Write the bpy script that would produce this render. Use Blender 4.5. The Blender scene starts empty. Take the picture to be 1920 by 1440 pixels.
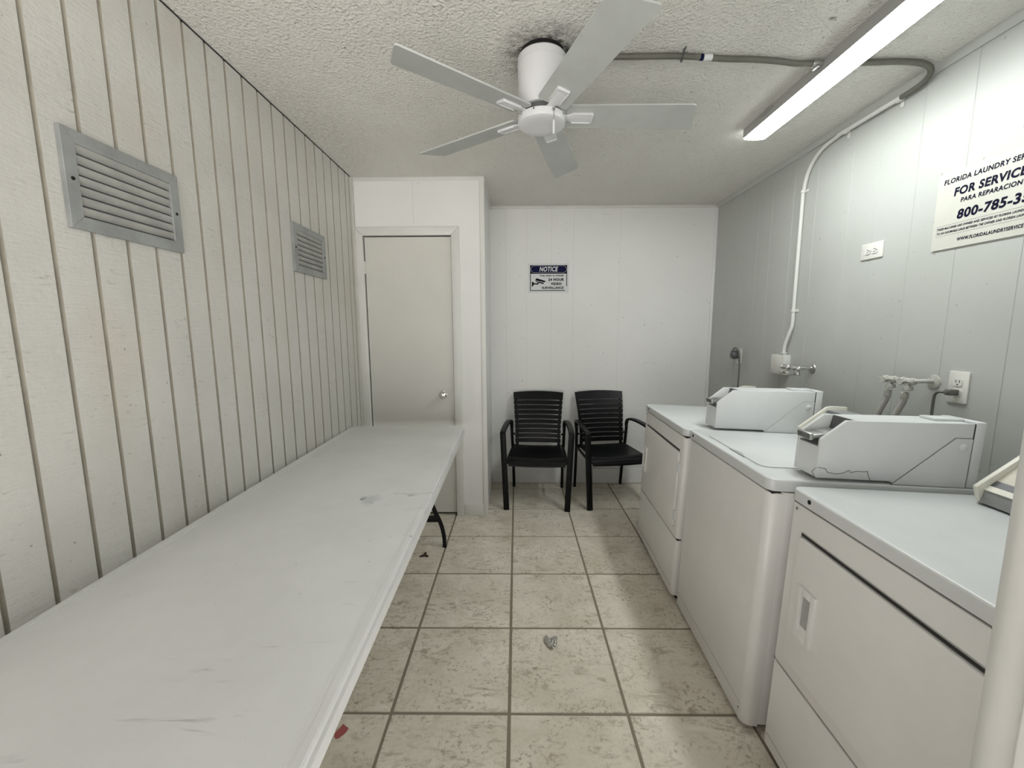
import bpy, bmesh, math, random
from mathutils import Vector, Matrix
random.seed(7)
R = math.radians
SC = bpy.context.scene
COL = SC.collection

# ------------------------------------------------------------------ camera
cam = bpy.data.objects.new('camera', bpy.data.cameras.new('camera'))
COL.objects.link(cam)
cam.data.sensor_width = 36.0
cam.data.lens = 36.0 * 761.9 / 1920.0
cam.data.clip_start = 0.02
r_ = Vector((0.99992, 0.01105, -0.00444)); f_ = Vector((-0.01151, 0.99175, -0.12766))
r_ = (r_ - f_ * r_.dot(f_) / f_.dot(f_)).normalized(); f_.normalize(); u_ = r_.cross(f_)
M = Matrix((r_, u_, -f_)).transposed().to_4x4()
M.translation = Vector((0, 0, 1.3818))
cam.matrix_world = M
SC.camera = cam

# ------------------------------------------------------------------ light and exposure
W = bpy.data.worlds.new('world'); SC.world = W; W.use_nodes = True
W.node_tree.nodes['Background'].inputs[0].default_value = (1.0, 0.965, 0.92, 1)
# dim sky above; brighter lower half added to light the ceiling through the doorway
_n = W.node_tree.nodes; _tc = _n.new('ShaderNodeTexCoord'); _sp = _n.new('ShaderNodeSeparateXYZ'); _mr = _n.new('ShaderNodeMapRange')
W.node_tree.links.new(_tc.outputs['Generated'], _sp.inputs[0]); W.node_tree.links.new(_sp.outputs['Z'], _mr.inputs[0])
_mr.inputs[1].default_value = -0.06; _mr.inputs[2].default_value = 0.06; _mr.inputs[3].default_value = 2.7; _mr.inputs[4].default_value = 0.25
W.node_tree.links.new(_mr.outputs[0], _n['Background'].inputs[1])
LAMP = 24.0                              # emission of the ceiling light's lens
SC.view_settings.view_transform = 'Standard'
SC.view_settings.look = 'None'
SC.view_settings.gamma = 1.0
SC.view_settings.use_curve_mapping = False
SC.view_settings.exposure = 0.66

# ------------------------------------------------------------------ materials
def new_mat(name):
    m = bpy.data.materials.new(name); m.use_nodes = True
    nt = m.node_tree; return m, nt, nt.nodes['Principled BSDF']
def N(nt, t, **kw):
    n = nt.nodes.new(t)
    for k, v in kw.items():
        if k.startswith('i_'): n.inputs[k[2:].replace('_', ' ')].default_value = v
        else: setattr(n, k, v)
    return n
def L(nt, a, b): nt.links.new(a, b)
def plain(name, col, rough=0.5, metal=0.0, spec=0.5, bump=0.0, bscale=200, var=0.0, vscale=6):
    m, nt, b = new_mat(name)
    b.inputs['Base Color'].default_value = (*col, 1); b.inputs['Roughness'].default_value = rough
    b.inputs['Metallic'].default_value = metal; b.inputs['Specular IOR Level'].default_value = spec
    tc = N(nt, 'ShaderNodeTexCoord')
    if bump:
        n = N(nt, 'ShaderNodeTexNoise', i_Scale=bscale, i_Detail=3.0); L(nt, tc.outputs['Object'], n.inputs['Vector'])
        bp = N(nt, 'ShaderNodeBump', i_Strength=bump, i_Distance=0.002); L(nt, n.outputs[0], bp.inputs['Height']); L(nt, bp.outputs[0], b.inputs['Normal'])
    if var:
        n = N(nt, 'ShaderNodeTexNoise', i_Scale=vscale, i_Detail=5.0, i_Roughness=0.65); L(nt, tc.outputs['Object'], n.inputs['Vector'])
        rp = N(nt, 'ShaderNodeValToRGB'); rp.color_ramp.elements[0].position = 0.3; rp.color_ramp.elements[1].position = 0.62
        rp.color_ramp.elements[0].color = (*[c * (1 - var) for c in col], 1); rp.color_ramp.elements[1].color = (*col, 1)
        L(nt, n.outputs[0], rp.inputs[0]); L(nt, rp.outputs[0], b.inputs['Base Color'])
    return m
def mixc(nt, fac, a, b, mode='MIX'):
    n = nt.nodes.new('ShaderNodeMix'); n.data_type = 'RGBA'; n.blend_type = mode
    for sock, v in ((n.inputs[0], fac), (n.inputs[6], a), (n.inputs[7], b)):
        if hasattr(v, 'is_output'): L(nt, v, sock)
        elif isinstance(v, tuple): sock.default_value = (*v, 1)
        else: sock.default_value = v
    return n.outputs[2]
def noise(nt, vec, scale, detail=4.0, rough=0.6, dist=0.0):
    n = N(nt, 'ShaderNodeTexNoise', i_Scale=scale, i_Detail=detail, i_Roughness=rough, i_Distortion=dist); L(nt, vec, n.inputs['Vector']); return n.outputs[0]
def ramp(nt, x, p0, p1, v0=0.0, v1=1.0):
    n = N(nt, 'ShaderNodeMapRange'); n.inputs[1].default_value = p0; n.inputs[2].default_value = p1; n.inputs[3].default_value = v0; n.inputs[4].default_value = v1
    n.clamp = True; L(nt, x, n.inputs[0]); return n.outputs[0]
def math_(nt, op, a, b=None):
    n = N(nt, 'ShaderNodeMath', operation=op)
    for i, v in enumerate((a, b)):
        if v is None: continue
        if hasattr(v, 'is_output'): L(nt, v, n.inputs[i])
        else: n.inputs[i].default_value = v
    return n.outputs[0]
def mapping(nt, vec, scale=(1, 1, 1), loc=(0, 0, 0), rot=(0, 0, 0)):
    n = N(nt, 'ShaderNodeMapping'); n.inputs['Scale'].default_value = scale; n.inputs['Location'].default_value = loc; n.inputs['Rotation'].default_value = rot
    L(nt, vec, n.inputs['Vector']); return n.outputs[0]
def bump(nt, b, h, strength, dist, prev=None):
    n = N(nt, 'ShaderNodeBump', i_Strength=strength, i_Distance=dist); L(nt, h, n.inputs['Height'])
    if prev: L(nt, prev, n.inputs['Normal'])
    L(nt, n.outputs[0], b.inputs['Normal']); return n.outputs[0]
def dist_to(nt, vec, p):
    n = N(nt, 'ShaderNodeVectorMath', operation='DISTANCE'); L(nt, vec, n.inputs[0]); n.inputs[1].default_value = p; return n.outputs['Value']

def mat_plank():
    m, nt, b = new_mat('rough_white_plywood'); b.inputs['Roughness'].default_value = 0.5
    o = N(nt, 'ShaderNodeTexCoord').outputs['Object']
    grain = noise(nt, mapping(nt, o, (1, 11, 150)), 1.0, 5, 0.7)         # saw marks run across the boards
    g2 = noise(nt, mapping(nt, o, (1, 60, 45)), 1.0, 4, 0.65)
    smudge = noise(nt, o, 2.6, 6, 0.68)
    low = N(nt, 'ShaderNodeSeparateXYZ'); L(nt, o, low.inputs[0])
    flecks = ramp(nt, noise(nt, mapping(nt, o, (1, 24, 95)), 1.0, 5, 0.75), 0.575, 0.67)
    where = ramp(nt, noise(nt, mapping(nt, o, (1, 9, 3.2)), 1.0, 4, 0.6), 0.5, 0.68)
    dirt = math_(nt, 'MULTIPLY', flecks, where)
    c = mixc(nt, ramp(nt, smudge, 0.35, 0.72), (0.71, 0.70, 0.66), (0.63, 0.62, 0.575))
    tan = ramp(nt, noise(nt, mapping(nt, o, (1, 4, 1.6), (0, 3, 1)), 1.0, 3, 0.5), 0.52, 0.72, 0, 0.55)
    c = mixc(nt, tan, c, (0.64, 0.60, 0.52))
    c = mixc(nt, math_(nt, 'MULTIPLY', dirt, 0.8), c, (0.24, 0.225, 0.19))
    spots = ramp(nt, noise(nt, mapping(nt, o, (1, 70, 70)), 1.0, 1, 0.5), 0.77, 0.80)
    c = mixc(nt, math_(nt, 'MULTIPLY', spots, 0.6), c, (0.15, 0.14, 0.12))
    L(nt, c, b.inputs['Base Color'])
    n1 = bump(nt, b, grain, 0.8, 0.005); bump(nt, b, g2, 0.6, 0.004, n1)
    return m
def mat_panel(name, col, col2, rough, orange=0.12):
    m, nt, b = new_mat(name); b.inputs['Roughness'].default_value = rough
    o = N(nt, 'ShaderNodeTexCoord').outputs['Object']
    c = mixc(nt, ramp(nt, noise(nt, o, 1.7, 5, 0.6), 0.35, 0.7), col, col2)
    sp = ramp(nt, noise(nt, o, 62, 0, 0.4), 0.85, 0.87)
    c = mixc(nt, math_(nt, 'MULTIPLY', sp, 0.5), c, (0.25, 0.24, 0.21))
    L(nt, c, b.inputs['Base Color']); b.inputs['Specular IOR Level'].default_value = 0.3
    bump(nt, b, noise(nt, o, 170, 3, 0.6), orange, 0.002)
    return m
def mat_ceiling():
    m, nt, b = new_mat('textured_ceiling'); b.inputs['Roughness'].default_value = 0.85
    o = N(nt, 'ShaderNodeTexCoord').outputs['Object']
    c = mixc(nt, ramp(nt, noise(nt, o, 1.3, 5, 0.6), 0.35, 0.7), (0.90, 0.885, 0.835), (0.83, 0.81, 0.755))
    # soot blown round the fan mount
    d = dist_to(nt, o, (0.11, 1.70, 2.435))
    ring = math_(nt, 'MULTIPLY', ramp(nt, d, 0.09, 0.20, 1, 0), ramp(nt, noise(nt, o, 28, 4, 0.7), 0.30, 0.62))
    c = mixc(nt, math_(nt, 'MULTIPLY', ring, 1.0), c, (0.12, 0.11, 0.095))
    # mildew along the plank wall and near the door box
    d2 = dist_to(nt, mapping(nt, o, (1.9, 0.8, 1)), (-1.05 * 1.9, 2.30 * 0.8, 2.435))
    mil = math_(nt, 'MULTIPLY', ramp(nt, d2, 0.0, 0.62, 1, 0), ramp(nt, noise(nt, o, 60, 5, 0.75), 0.42, 0.66))
    c = mixc(nt, math_(nt, 'MULTIPLY', mil, 0.75), c, (0.46, 0.44, 0.39))
    d3 = dist_to(nt, o, (1.08, 1.54, 2.435)); c = mixc(nt, ramp(nt, math_(nt, 'ADD', d3, math_(nt, 'MULTIPLY', noise(nt, o, 40, 2), 0.03)), 0.018, 0.03, 0.8, 0), c, (0.14, 0.13, 0.11))
    sp = ramp(nt, noise(nt, o, 48, 0, 0.4), 0.84, 0.86); c = mixc(nt, math_(nt, 'MULTIPLY', sp, 0.6), c, (0.25, 0.24, 0.2))
    L(nt, c, b.inputs['Base Color'])
    v = N(nt, 'ShaderNodeTexVoronoi', i_Scale=95.0); v.feature = 'SMOOTH_F1'; L(nt, mapping(nt, o, (1, 1, 0.01)), v.inputs['Vector'])
    n1 = bump(nt, b, v.outputs['Distance'], 0.9, 0.008)
    bump(nt, b, noise(nt, o, 85, 4, 0.65), 1.0, 0.011, n1)
    return m
def mat_tile():
    m, nt, b = new_mat('beige_stone_tile'); b.inputs['Roughness'].default_value = 0.42
    o = N(nt, 'ShaderNodeTexCoord').outputs['Object']
    rnd = N(nt, 'ShaderNodeNewGeometry').outputs['Random Per Island']
    off = N(nt, 'ShaderNodeCombineXYZ'); L(nt, math_(nt, 'MULTIPLY', rnd, 37.0), off.inputs[0]); L(nt, math_(nt, 'MULTIPLY', rnd, 91.0), off.inputs[1])
    add = N(nt, 'ShaderNodeVectorMath', operation='ADD'); L(nt, o, add.inputs[0]); L(nt, off.outputs[0], add.inputs[1]); p = add.outputs[0]
    big = noise(nt, p, 4.0, 6, 0.65, 0.6)
    vein = noise(nt, mapping(nt, p, (14, 30, 1), rot=(0, 0, 0.7)), 1.0, 6, 0.72, 1.2)
    fleck = noise(nt, p, 60, 5, 0.7)
    c = mixc(nt, ramp(nt, big, 0.34, 0.68), (0.90, 0.845, 0.74), (0.70, 0.635, 0.525))
    c = mixc(nt, math_(nt, 'MULTIPLY', ramp(nt, vein, 0.50, 0.63, 0, 0.8), ramp(nt, noise(nt, p, 5.0, 4, 0.6), 0.42, 0.6, 0.1, 1.0)), c, (0.38, 0.315, 0.235))
    c = mixc(nt, math_(nt, 'MULTIPLY', ramp(nt, fleck, 0.52, 0.62, 0, 0.85), ramp(nt, noise(nt, p, 6.5, 5, 0.7, 0.8), 0.44, 0.64, 0.06, 1.0)), c, (0.30, 0.25, 0.18))
    c = mixc(nt, ramp(nt, noise(nt, p, 9, 4, 0.6), 0.55, 0.75, 0, 0.3), c, (0.90, 0.84, 0.72))
    L(nt, c, b.inputs['Base Color'])
    bump(nt, b, fleck, 0.12, 0.002)
    return m
def mat_table():
    m, nt, b = new_mat('white_plastic_tabletop'); b.inputs['Roughness'].default_value = 0.48
    o = N(nt, 'ShaderNodeTexCoord').outputs['Object']
    c = mixc(nt, ramp(nt, noise(nt, o, 2.2, 6, 0.65), 0.4, 0.75), (0.83, 0.83, 0.82), (0.74, 0.74, 0.725))
    # scuff strokes and specks
    sc = ramp(nt, noise(nt, mapping(nt, o, (4.5, 26, 1), rot=(0, 0, -0.5)), 1.0, 4, 0.6, 0.8), 0.63, 0.70)
    wh = ramp(nt, noise(nt, o, 3.4, 3, 0.5), 0.52, 0.66)
    c = mixc(nt, math_(nt, 'MULTIPLY', math_(nt, 'MULTIPLY', sc, wh), 0.55), c, (0.27, 0.27, 0.27))
    sp = ramp(nt, noise(nt, o, 36, 2, 0.5), 0.765, 0.79); c = mixc(nt, math_(nt, 'MULTIPLY', sp, 0.55), c, (0.2, 0.2, 0.19))
    d = dist_to(nt, mapping(nt, o, (1, 0.75, 1)), (0.158, -0.005 * 0.75, 0.745))
    st = math_(nt, 'ADD', d, math_(nt, 'MULTIPLY', noise(nt, o, 22, 3), 0.06))
    c = mixc(nt, ramp(nt, st, 0.045, 0.07, 0.35, 0), c, (0.30, 0.36, 0.42))
    d = dist_to(nt, mapping(nt, o, (1, 0.8, 1)), (0.126, 0.008 * 0.8, 0.745))
    st = math_(nt, 'ADD', d, math_(nt, 'MULTIPLY', noise(nt, o, 55, 3), 0.06))
    c = mixc(nt, ramp(nt, st, 0.036, 0.046, 0.75, 0), c, (0.16, 0.19, 0.23))
    L(nt, c, b.inputs['Base Color'])
    bump(nt, b, noise(nt, o, 260, 3, 0.6), 0.18, 0.0015)
    return m
PLANK = mat_plank()
GROOVE = plain('grimy_groove', (0.40, 0.375, 0.31), 0.75, var=0.25, vscale=9)
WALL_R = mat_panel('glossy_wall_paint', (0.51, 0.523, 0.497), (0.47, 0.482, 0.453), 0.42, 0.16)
WALL_B = mat_panel('white_wall_paint', (0.86, 0.86, 0.845), (0.82, 0.82, 0.805), 0.42, 0.06)
SEAMR = plain('wall_groove_paint', (0.46, 0.47, 0.445), 0.55, spec=0.2)
SEAM = plain('panel_seam', (0.72, 0.72, 0.70), 0.6)
CEIL = mat_ceiling(); TILE = mat_tile(); TABLE = mat_table()
GROUT = plain('brown_grout', (0.27, 0.235, 0.18), 0.9, bump=0.3, bscale=300)
TRIM = plain('trim_paint', (0.77, 0.77, 0.74), 0.38, var=0.06)
DOORP = plain('door_paint', (0.72, 0.71, 0.665), 0.4, var=0.05, vscale=3)
GAPSHADE = plain('gap_shade', (0.03, 0.03, 0.028), 0.9)  # near-black colour standing in for the shade inside gaps
ENAMEL = plain('white_enamel', (0.72, 0.735, 0.74), 0.28, bump=0.03, bscale=400, var=0.05, vscale=7)
ENAMEL2 = plain('cabinet_enamel', (0.86, 0.85, 0.83), 0.3, bump=0.03, bscale=400, var=0.05, vscale=5)
LIDGAP = plain('lid_gap_grey', (0.56, 0.57, 0.57), 0.5)
RECESS = plain('recess_grey', (0.42, 0.42, 0.41), 0.45)
CREAM = plain('cream_plastic', (0.74, 0.72, 0.64), 0.4)
BEIGEP = plain('worn_panel_face', (0.66, 0.62, 0.53), 0.5, var=0.22, vscale=30)
GREYP = plain('grey_panel_face', (0.42, 0.43, 0.42), 0.3, var=0.1, vscale=12)
DGREY = plain('dark_grey_band', (0.10, 0.105, 0.11), 0.35)
MGREY = plain('mid_grey_plastic', (0.30, 0.305, 0.30), 0.4, var=0.15, vscale=18)
BLACK = plain('black_plastic', (0.0035, 0.004, 0.0045), 0.34, spec=0.22)
BLACKM = plain('black_metal', (0.005, 0.005, 0.005), 0.4, spec=0.25)
CHROME = plain('chrome', (0.72, 0.71, 0.69), 0.15, 1.0)
STEEL = plain('dull_steel', (0.55, 0.55, 0.53), 0.35, 1.0)
ALU = plain('dusty_aluminium', (0.37, 0.385, 0.38), 0.48, 0.25, var=0.25, vscale=9)
ALUS = plain('dusty_slat', (0.42, 0.42, 0.395), 0.6, 0.1, var=0.2, vscale=14)
FANW = plain('fan_white', (0.70, 0.705, 0.715), 0.35)
BLADE = plain('dusty_blade', (0.49, 0.51, 0.49), 0.55, var=0.10, vscale=9)
BLACKD = plain('black_hole', (0.004, 0.004, 0.004), 0.9)
PIPEG = plain('galvanised_conduit', (0.17, 0.165, 0.14), 0.5, 0.2, var=0.2, vscale=20)
PIPEW = plain('painted_conduit', (0.70, 0.70, 0.665), 0.42)
HOSE = plain('grey_hose', (0.47, 0.455, 0.42), 0.6, var=0.2, vscale=40)
PAINTPIPE = plain('overpainted_valve', (0.55, 0.545, 0.50), 0.45, var=0.3, vscale=60)
CORD = plain('grey_cord', (0.13, 0.125, 0.115), 0.5)
SIGNW = plain('sign_white', (0.72, 0.735, 0.75), 0.35)
SIGNC = plain('sign_cream', (0.60, 0.60, 0.54), 0.35, var=0.05)
NAVY = plain('sign_navy', (0.004, 0.005, 0.045), 0.5, spec=0.12)
INKB = plain('sign_black', (0.005, 0.006, 0.007), 0.5, spec=0.12)
INKN = plain('sign_ink', (0.004, 0.004, 0.022), 0.5, spec=0.12)
OUTLET = plain('outlet_white', (0.74, 0.73, 0.69), 0.35)
CRACK = plain('crack_dark', (0.10, 0.095, 0.09), 0.9)
FIXM = plain('fixture_grey', (0.42, 0.42, 0.41), 0.4)
FOIL = plain('crumpled_foil', (0.62, 0.60, 0.58), 0.22, 0.9, bump=0.9, bscale=300)
LEAF = plain('dry_brown', (0.035, 0.022, 0.012), 0.8)
PETAL = plain('pink_petal', (0.42, 0.11, 0.11), 0.7)
GROUND = plain('outside_concrete', (0.60, 0.58, 0.54), 0.9, bump=0.3, bscale=60)
m, nt, b = new_mat('lit_lens'); LENS = m
b.inputs['Base Color'].default_value = (0.9, 0.92, 0.9, 1); b.inputs['Emission Color'].default_value = (0.955, 1.0, 0.985, 1); b.inputs['Emission Strength'].default_value = LAMP

# ------------------------------------------------------------------ mesh helpers
def xf(bm, vs, loc=None, rot=None):
    if rot is not None: bmesh.ops.rotate(bm, verts=vs, cent=(0, 0, 0), matrix=rot)
    if loc is not None: bmesh.ops.translate(bm, verts=vs, vec=loc)
def box(bm, a, b, bev=0.0, seg=2, mi=0):
    vs = bmesh.ops.create_cube(bm, size=1.0)['verts']
    for v in vs: v.co = Vector([a[i] + (v.co[i] + 0.5) * (b[i] - a[i]) for i in range(3)])
    fs = set(f for v in vs for f in v.link_faces)
    for f in fs: f.material_index = mi
    if bev:
        es = list(set(e for v in vs for e in v.link_edges))
        r = bmesh.ops.bevel(bm, geom=es, offset=bev, segments=seg, affect='EDGES', profile=0.5)
        vs = list(set(v for f in r['faces'] for v in f.verts) | set(v for v in vs if v.is_valid))
        for f in r['faces']: f.material_index = mi
    return [v for v in vs if v.is_valid]
def prism(bm, pts, lo, hi, axis='y', bev=0.0, seg=2, mi=0):
    """closed outline pts extruded along an axis; pts are the two other axes in xyz order"""
    def p3(p, t):
        return {'x': (t, p[0], p[1]), 'y': (p[0], t, p[1]), 'z': (p[0], p[1], t)}[axis]
    A = [bm.verts.new(p3(p, lo)) for p in pts]; B = [bm.verts.new(p3(p, hi)) for p in pts]
    n = len(pts); fs = []
    fs.append(bm.faces.new(A[::-1])); fs.append(bm.faces.new(B))
    for i in range(n): fs.append(bm.faces.new((A[i], A[(i + 1) % n], B[(i + 1) % n], B[i])))
    for f in fs: f.material_index = mi
    bmesh.ops.recalc_face_normals(bm, faces=fs)
    if bev:
        es = list(set(e for f in fs[:2] for e in f.edges))
        if bev > 0: es = list(set(e for f in fs for e in f.edges))
        r = bmesh.ops.bevel(bm, geom=es, offset=abs(bev), segments=seg, affect='EDGES', profile=0.5)
        for f in r['faces']: f.material_index = mi
    return A + B
def rrect(x0, x1, y0, y1, r, seg=5, corners=(1, 1, 1, 1)):
    """rounded rectangle outline ccw; corners: (x1,y0),(x1,y1),(x0,y1),(x0,y0)"""
    out = []
    for (cx, cy, a0, on, px, py) in ((x1 - r, y0 + r, -90, corners[0], x1, y0), (x1 - r, y1 - r, 0, corners[1], x1, y1),
                                     (x0 + r, y1 - r, 90, corners[2], x0, y1), (x0 + r, y0 + r, 180, corners[3], x0, y0)):
        if on:
            for k in range(seg + 1):
                a = R(a0 + 90.0 * k / seg); out.append((cx + r * math.cos(a), cy + r * math.sin(a)))
        else: out.append((px, py))
    return out
def lathe(bm, prof, seg=32, loc=(0, 0, 0), rot=None, mi=0):
    """profile of (radius, z) swept round z; ends closed"""
    rings = []
    for r, z in prof:
        rings.append([bm.verts.new((r * math.cos(2 * math.pi * k / seg), r * math.sin(2 * math.pi * k / seg), z)) for k in range(seg)])
    fs = []
    for a, b in zip(rings, rings[1:]):
        for k in range(seg): fs.append(bm.faces.new((a[k], a[(k + 1) % seg], b[(k + 1) % seg], b[k])))
    fs.append(bm.faces.new(rings[0][::-1])); fs.append(bm.faces.new(rings[-1]))
    for f in fs: f.material_index = mi
    bmesh.ops.recalc_face_normals(bm, faces=fs)
    vs = [v for rr in rings for v in rr]
    xf(bm, vs, loc, rot); return vs
AX = {'x': Matrix.Rotation(R(90), 3, 'Y'), '-x': Matrix.Rotation(R(-90), 3, 'Y'), 'y': Matrix.Rotation(R(-90), 3, 'X'), '-y': Matrix.Rotation(R(90), 3, 'X'), 'z': Matrix.Identity(3), '-z': Matrix.Rotation(R(180), 3, 'X')}
def cyl(bm, c, r, h, axis='z', seg=20, bev=0.0, mi=0):
    p = [(r, 0), (r, h)] if not bev else [(r - bev, 0), (r, bev), (r, h - bev), (r - bev, h)]
    return lathe(bm, p, seg, c, AX[axis], mi)
def smooth_path(pts, n=8):
    """Catmull-Rom through the points"""
    P = [Vector(p) for p in pts]; out = []
    for i in range(len(P) - 1):
        p0 = P[max(i - 1, 0)]; p1 = P[i]; p2 = P[i + 1]; p3 = P[min(i + 2, len(P) - 1)]
        for k in range(n):
            t = k / n
            out.append(0.5 * ((2 * p1) + (p2 - p0) * t + (2 * p0 - 5 * p1 + 4 * p2 - p3) * t * t + (3 * p1 - p0 - 3 * p2 + p3) * t ** 3))
    out.append(P[-1]); return out
def round_path(pts, r, n=6):
    """polyline with its corners turned into arcs"""
    P = [Vector(p) for p in pts]; out = [P[0]]
    for i in range(1, len(P) - 1):
        a = (P[i - 1] - P[i]); b = (P[i + 1] - P[i]); d = min(r, a.length * 0.49, b.length * 0.49)
        A = P[i] + a.normalized() * d; B = P[i] + b.normalized() * d
        for k in range(n + 1):
            t = k / n; out.append((1 - t) ** 2 * A + 2 * t * (1 - t) * P[i] + t * t * B)
    out.append(P[-1]); return out
def sweep(bm, path, sec, up=(0, 0, 1), mi=0, taper=None):
    """closed 2-D section swept along a path; section axes: (side, up-ish)"""
    P = [Vector(p) for p in path]; rings = []; n = len(P); side = None; upv = Vector(up)
    for i in range(n):
        t = (P[min(i + 1, n - 1)] - P[max(i - 1, 0)]).normalized()
        if side is None:
            side = t.cross(upv)
            if side.length < 1e-3: side = t.cross(Vector((1, 0, 0)))
        else: side = side - t * side.dot(t)
        side.normalize(); u = side.cross(t).normalized()
        k = taper(i / (n - 1)) if taper else 1.0
        rings.append([bm.verts.new(P[i] + side * s[0] * k + u * s[1] * k) for s in sec])
    fs = []; m_ = len(sec)
    for a, b in zip(rings, rings[1:]):
        for k in range(m_): fs.append(bm.faces.new((a[k], a[(k + 1) % m_], b[(k + 1) % m_], b[k])))
    fs.append(bm.faces.new(rings[0][::-1])); fs.append(bm.faces.new(rings[-1]))
    for f in fs: f.material_index = mi
    bmesh.ops.recalc_face_normals(bm, faces=fs)
    return [v for rr in rings for v in rr]
def circ(r, n=12): return [(r * math.cos(2 * math.pi * k / n), r * math.sin(2 * math.pi * k / n)) for k in range(n)]
def tube(bm, path, r, n=12, mi=0, taper=None): return sweep(bm, path, circ(r, n), mi=mi, taper=taper)
def BM(): return bmesh.new()
def obj(name, bm, mats, parent=None, loc=None, smooth=35):
    me = bpy.data.meshes.new(name); bm.to_mesh(me); bm.free()
    for mm in (mats if isinstance(mats, (list, tuple)) else [mats]): me.materials.append(mm)
    if smooth: me.shade_smooth(); me.set_sharp_from_angle(angle=R(smooth))
    o = bpy.data.objects.new(name, me); COL.objects.link(o)
    if parent: o.parent = parent
    if loc: o.location = loc
    return o
def tag(o, label, cat, group=None):
    o['label'] = label; o['category'] = cat
    if group: o['group'] = group
    return o
def thing(name, label, cat, loc=(0, 0, 0), rot=(0, 0, 0), group=None):
    o = bpy.data.objects.new(name, None); COL.objects.link(o); o.empty_display_size = 0.1
    o.location = loc; o.rotation_euler = rot
    return tag(o, label, cat, group)
def struct(name, bm, mats, parent=None, smooth=35):
    o = obj(name, bm, mats, parent, smooth=smooth)
    if not parent: o['kind'] = 'structure'
    return o
def duplicate(root):
    def cp(o, par):
        c = o.copy(); COL.objects.link(c); c.parent = par
        for ch in o.children: cp(ch, c)
        return c
    return cp(root, None)
def text_mesh(body, bold=0.0, shear=0.0):
    cu = bpy.data.curves.new('lettering', 'FONT'); cu.body = body; cu.size = 1.0; cu.offset = bold; cu.shear = shear
    cu.resolution_u = 3; cu.space_character = 1.09
    o = bpy.data.objects.new('lettering', cu); COL.objects.link(o)
    bpy.context.view_layer.update()
    me = bpy.data.meshes.new_from_object(o.evaluated_get(bpy.context.evaluated_depsgraph_get()))
    bpy.data.objects.remove(o); bpy.data.curves.remove(cu)
    return me
def add_text(bm, body, origin, ux, uz, w, h, bold=0.0, shear=0.0, prefix=None, mi=0):
    """lettering laid flat on a sign: baseline-left origin, unit vectors along and up, width (of prefix) and cap height"""
    me = text_mesh(body, bold, shear)
    if not len(me.vertices): return
    pm = text_mesh(prefix, bold, shear) if prefix else me
    x0 = min(v.co.x for v in pm.vertices); x1 = max(v.co.x for v in pm.vertices)
    cm = text_mesh('H', bold, 0); ch = max(v.co.y for v in cm.vertices) - min(v.co.y for v in cm.vertices); yb = min(v.co.y for v in cm.vertices)
    sx = w / (x1 - x0); sy = h / ch
    ux = Vector(ux); uz = Vector(uz); o = Vector(origin)
    vs = [bm.verts.new(o + ux * ((v.co.x - x0) * sx) + uz * ((v.co.y - yb) * sy)) for v in me.vertices]
    nrm = ux.cross(uz)
    for p in me.polygons:
        try: f = bm.faces.new([vs[i] for i in p.vertices])
        except ValueError: continue
        f.material_index = mi
        f.normal_update()
        if f.normal.dot(nrm) < 0: f.normal_flip()

# ------------------------------------------------------------------ room shell
XL, XR, YB, YC, XC, ZC = -1.13, 1.70, 3.603, 2.932, -0.225, 2.435
T = 0.432; TX, TY = -0.0315, 1.3168
def build_floor():
    bm = BM(); g = 0.0045
    box(bm, (XL - 0.1, 0.30, -0.10), (XR + 0.1, YB + 0.1, -0.003), mi=1)
    for i in range(-3, 5):
        for j in range(-3, 6):
            x0 = max(TX + i * T, XL - 0.01); x1 = min(TX + (i + 1) * T, XR + 0.01); y0 = max(TY + j * T, 0.30); y1 = min(TY + (j + 1) * T, YB + 0.01)
            if x1 - x0 < 0.02 or y1 - y0 < 0.02: continue
            jx = random.uniform(-0.0008, 0.0008); jy = random.uniform(-0.0008, 0.0008)
            A = [bm.verts.new(p) for p in ((x0 + g + jx, y0 + g + jy, -0.005), (x1 - g + jx, y0 + g + jy, -0.005), (x1 - g + jx, y1 - g + jy, -0.005), (x0 + g + jx, y1 - g + jy, -0.005))]
            e = 0.0025
            B = [bm.verts.new(p) for p in ((x0 + g + e + jx, y0 + g + e + jy, 0), (x1 - g - e + jx, y0 + g + e + jy, 0), (x1 - g - e + jx, y1 - g - e + jy, 0), (x0 + g + e + jx, y1 - g - e + jy, 0))]
            bm.faces.new(B)
            for k in range(4): bm.faces.new((A[k], A[(k + 1) % 4], B[(k + 1) % 4], B[k]))
    struct('floor', bm, [TILE, GROUT], smooth=0)
    bm = BM(); box(bm, (-2.5, -0.9, -0.14), (2.5, 0.299, -0.005)); struct('floor_outside', bm, GROUND, smooth=0)
build_floor()

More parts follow.
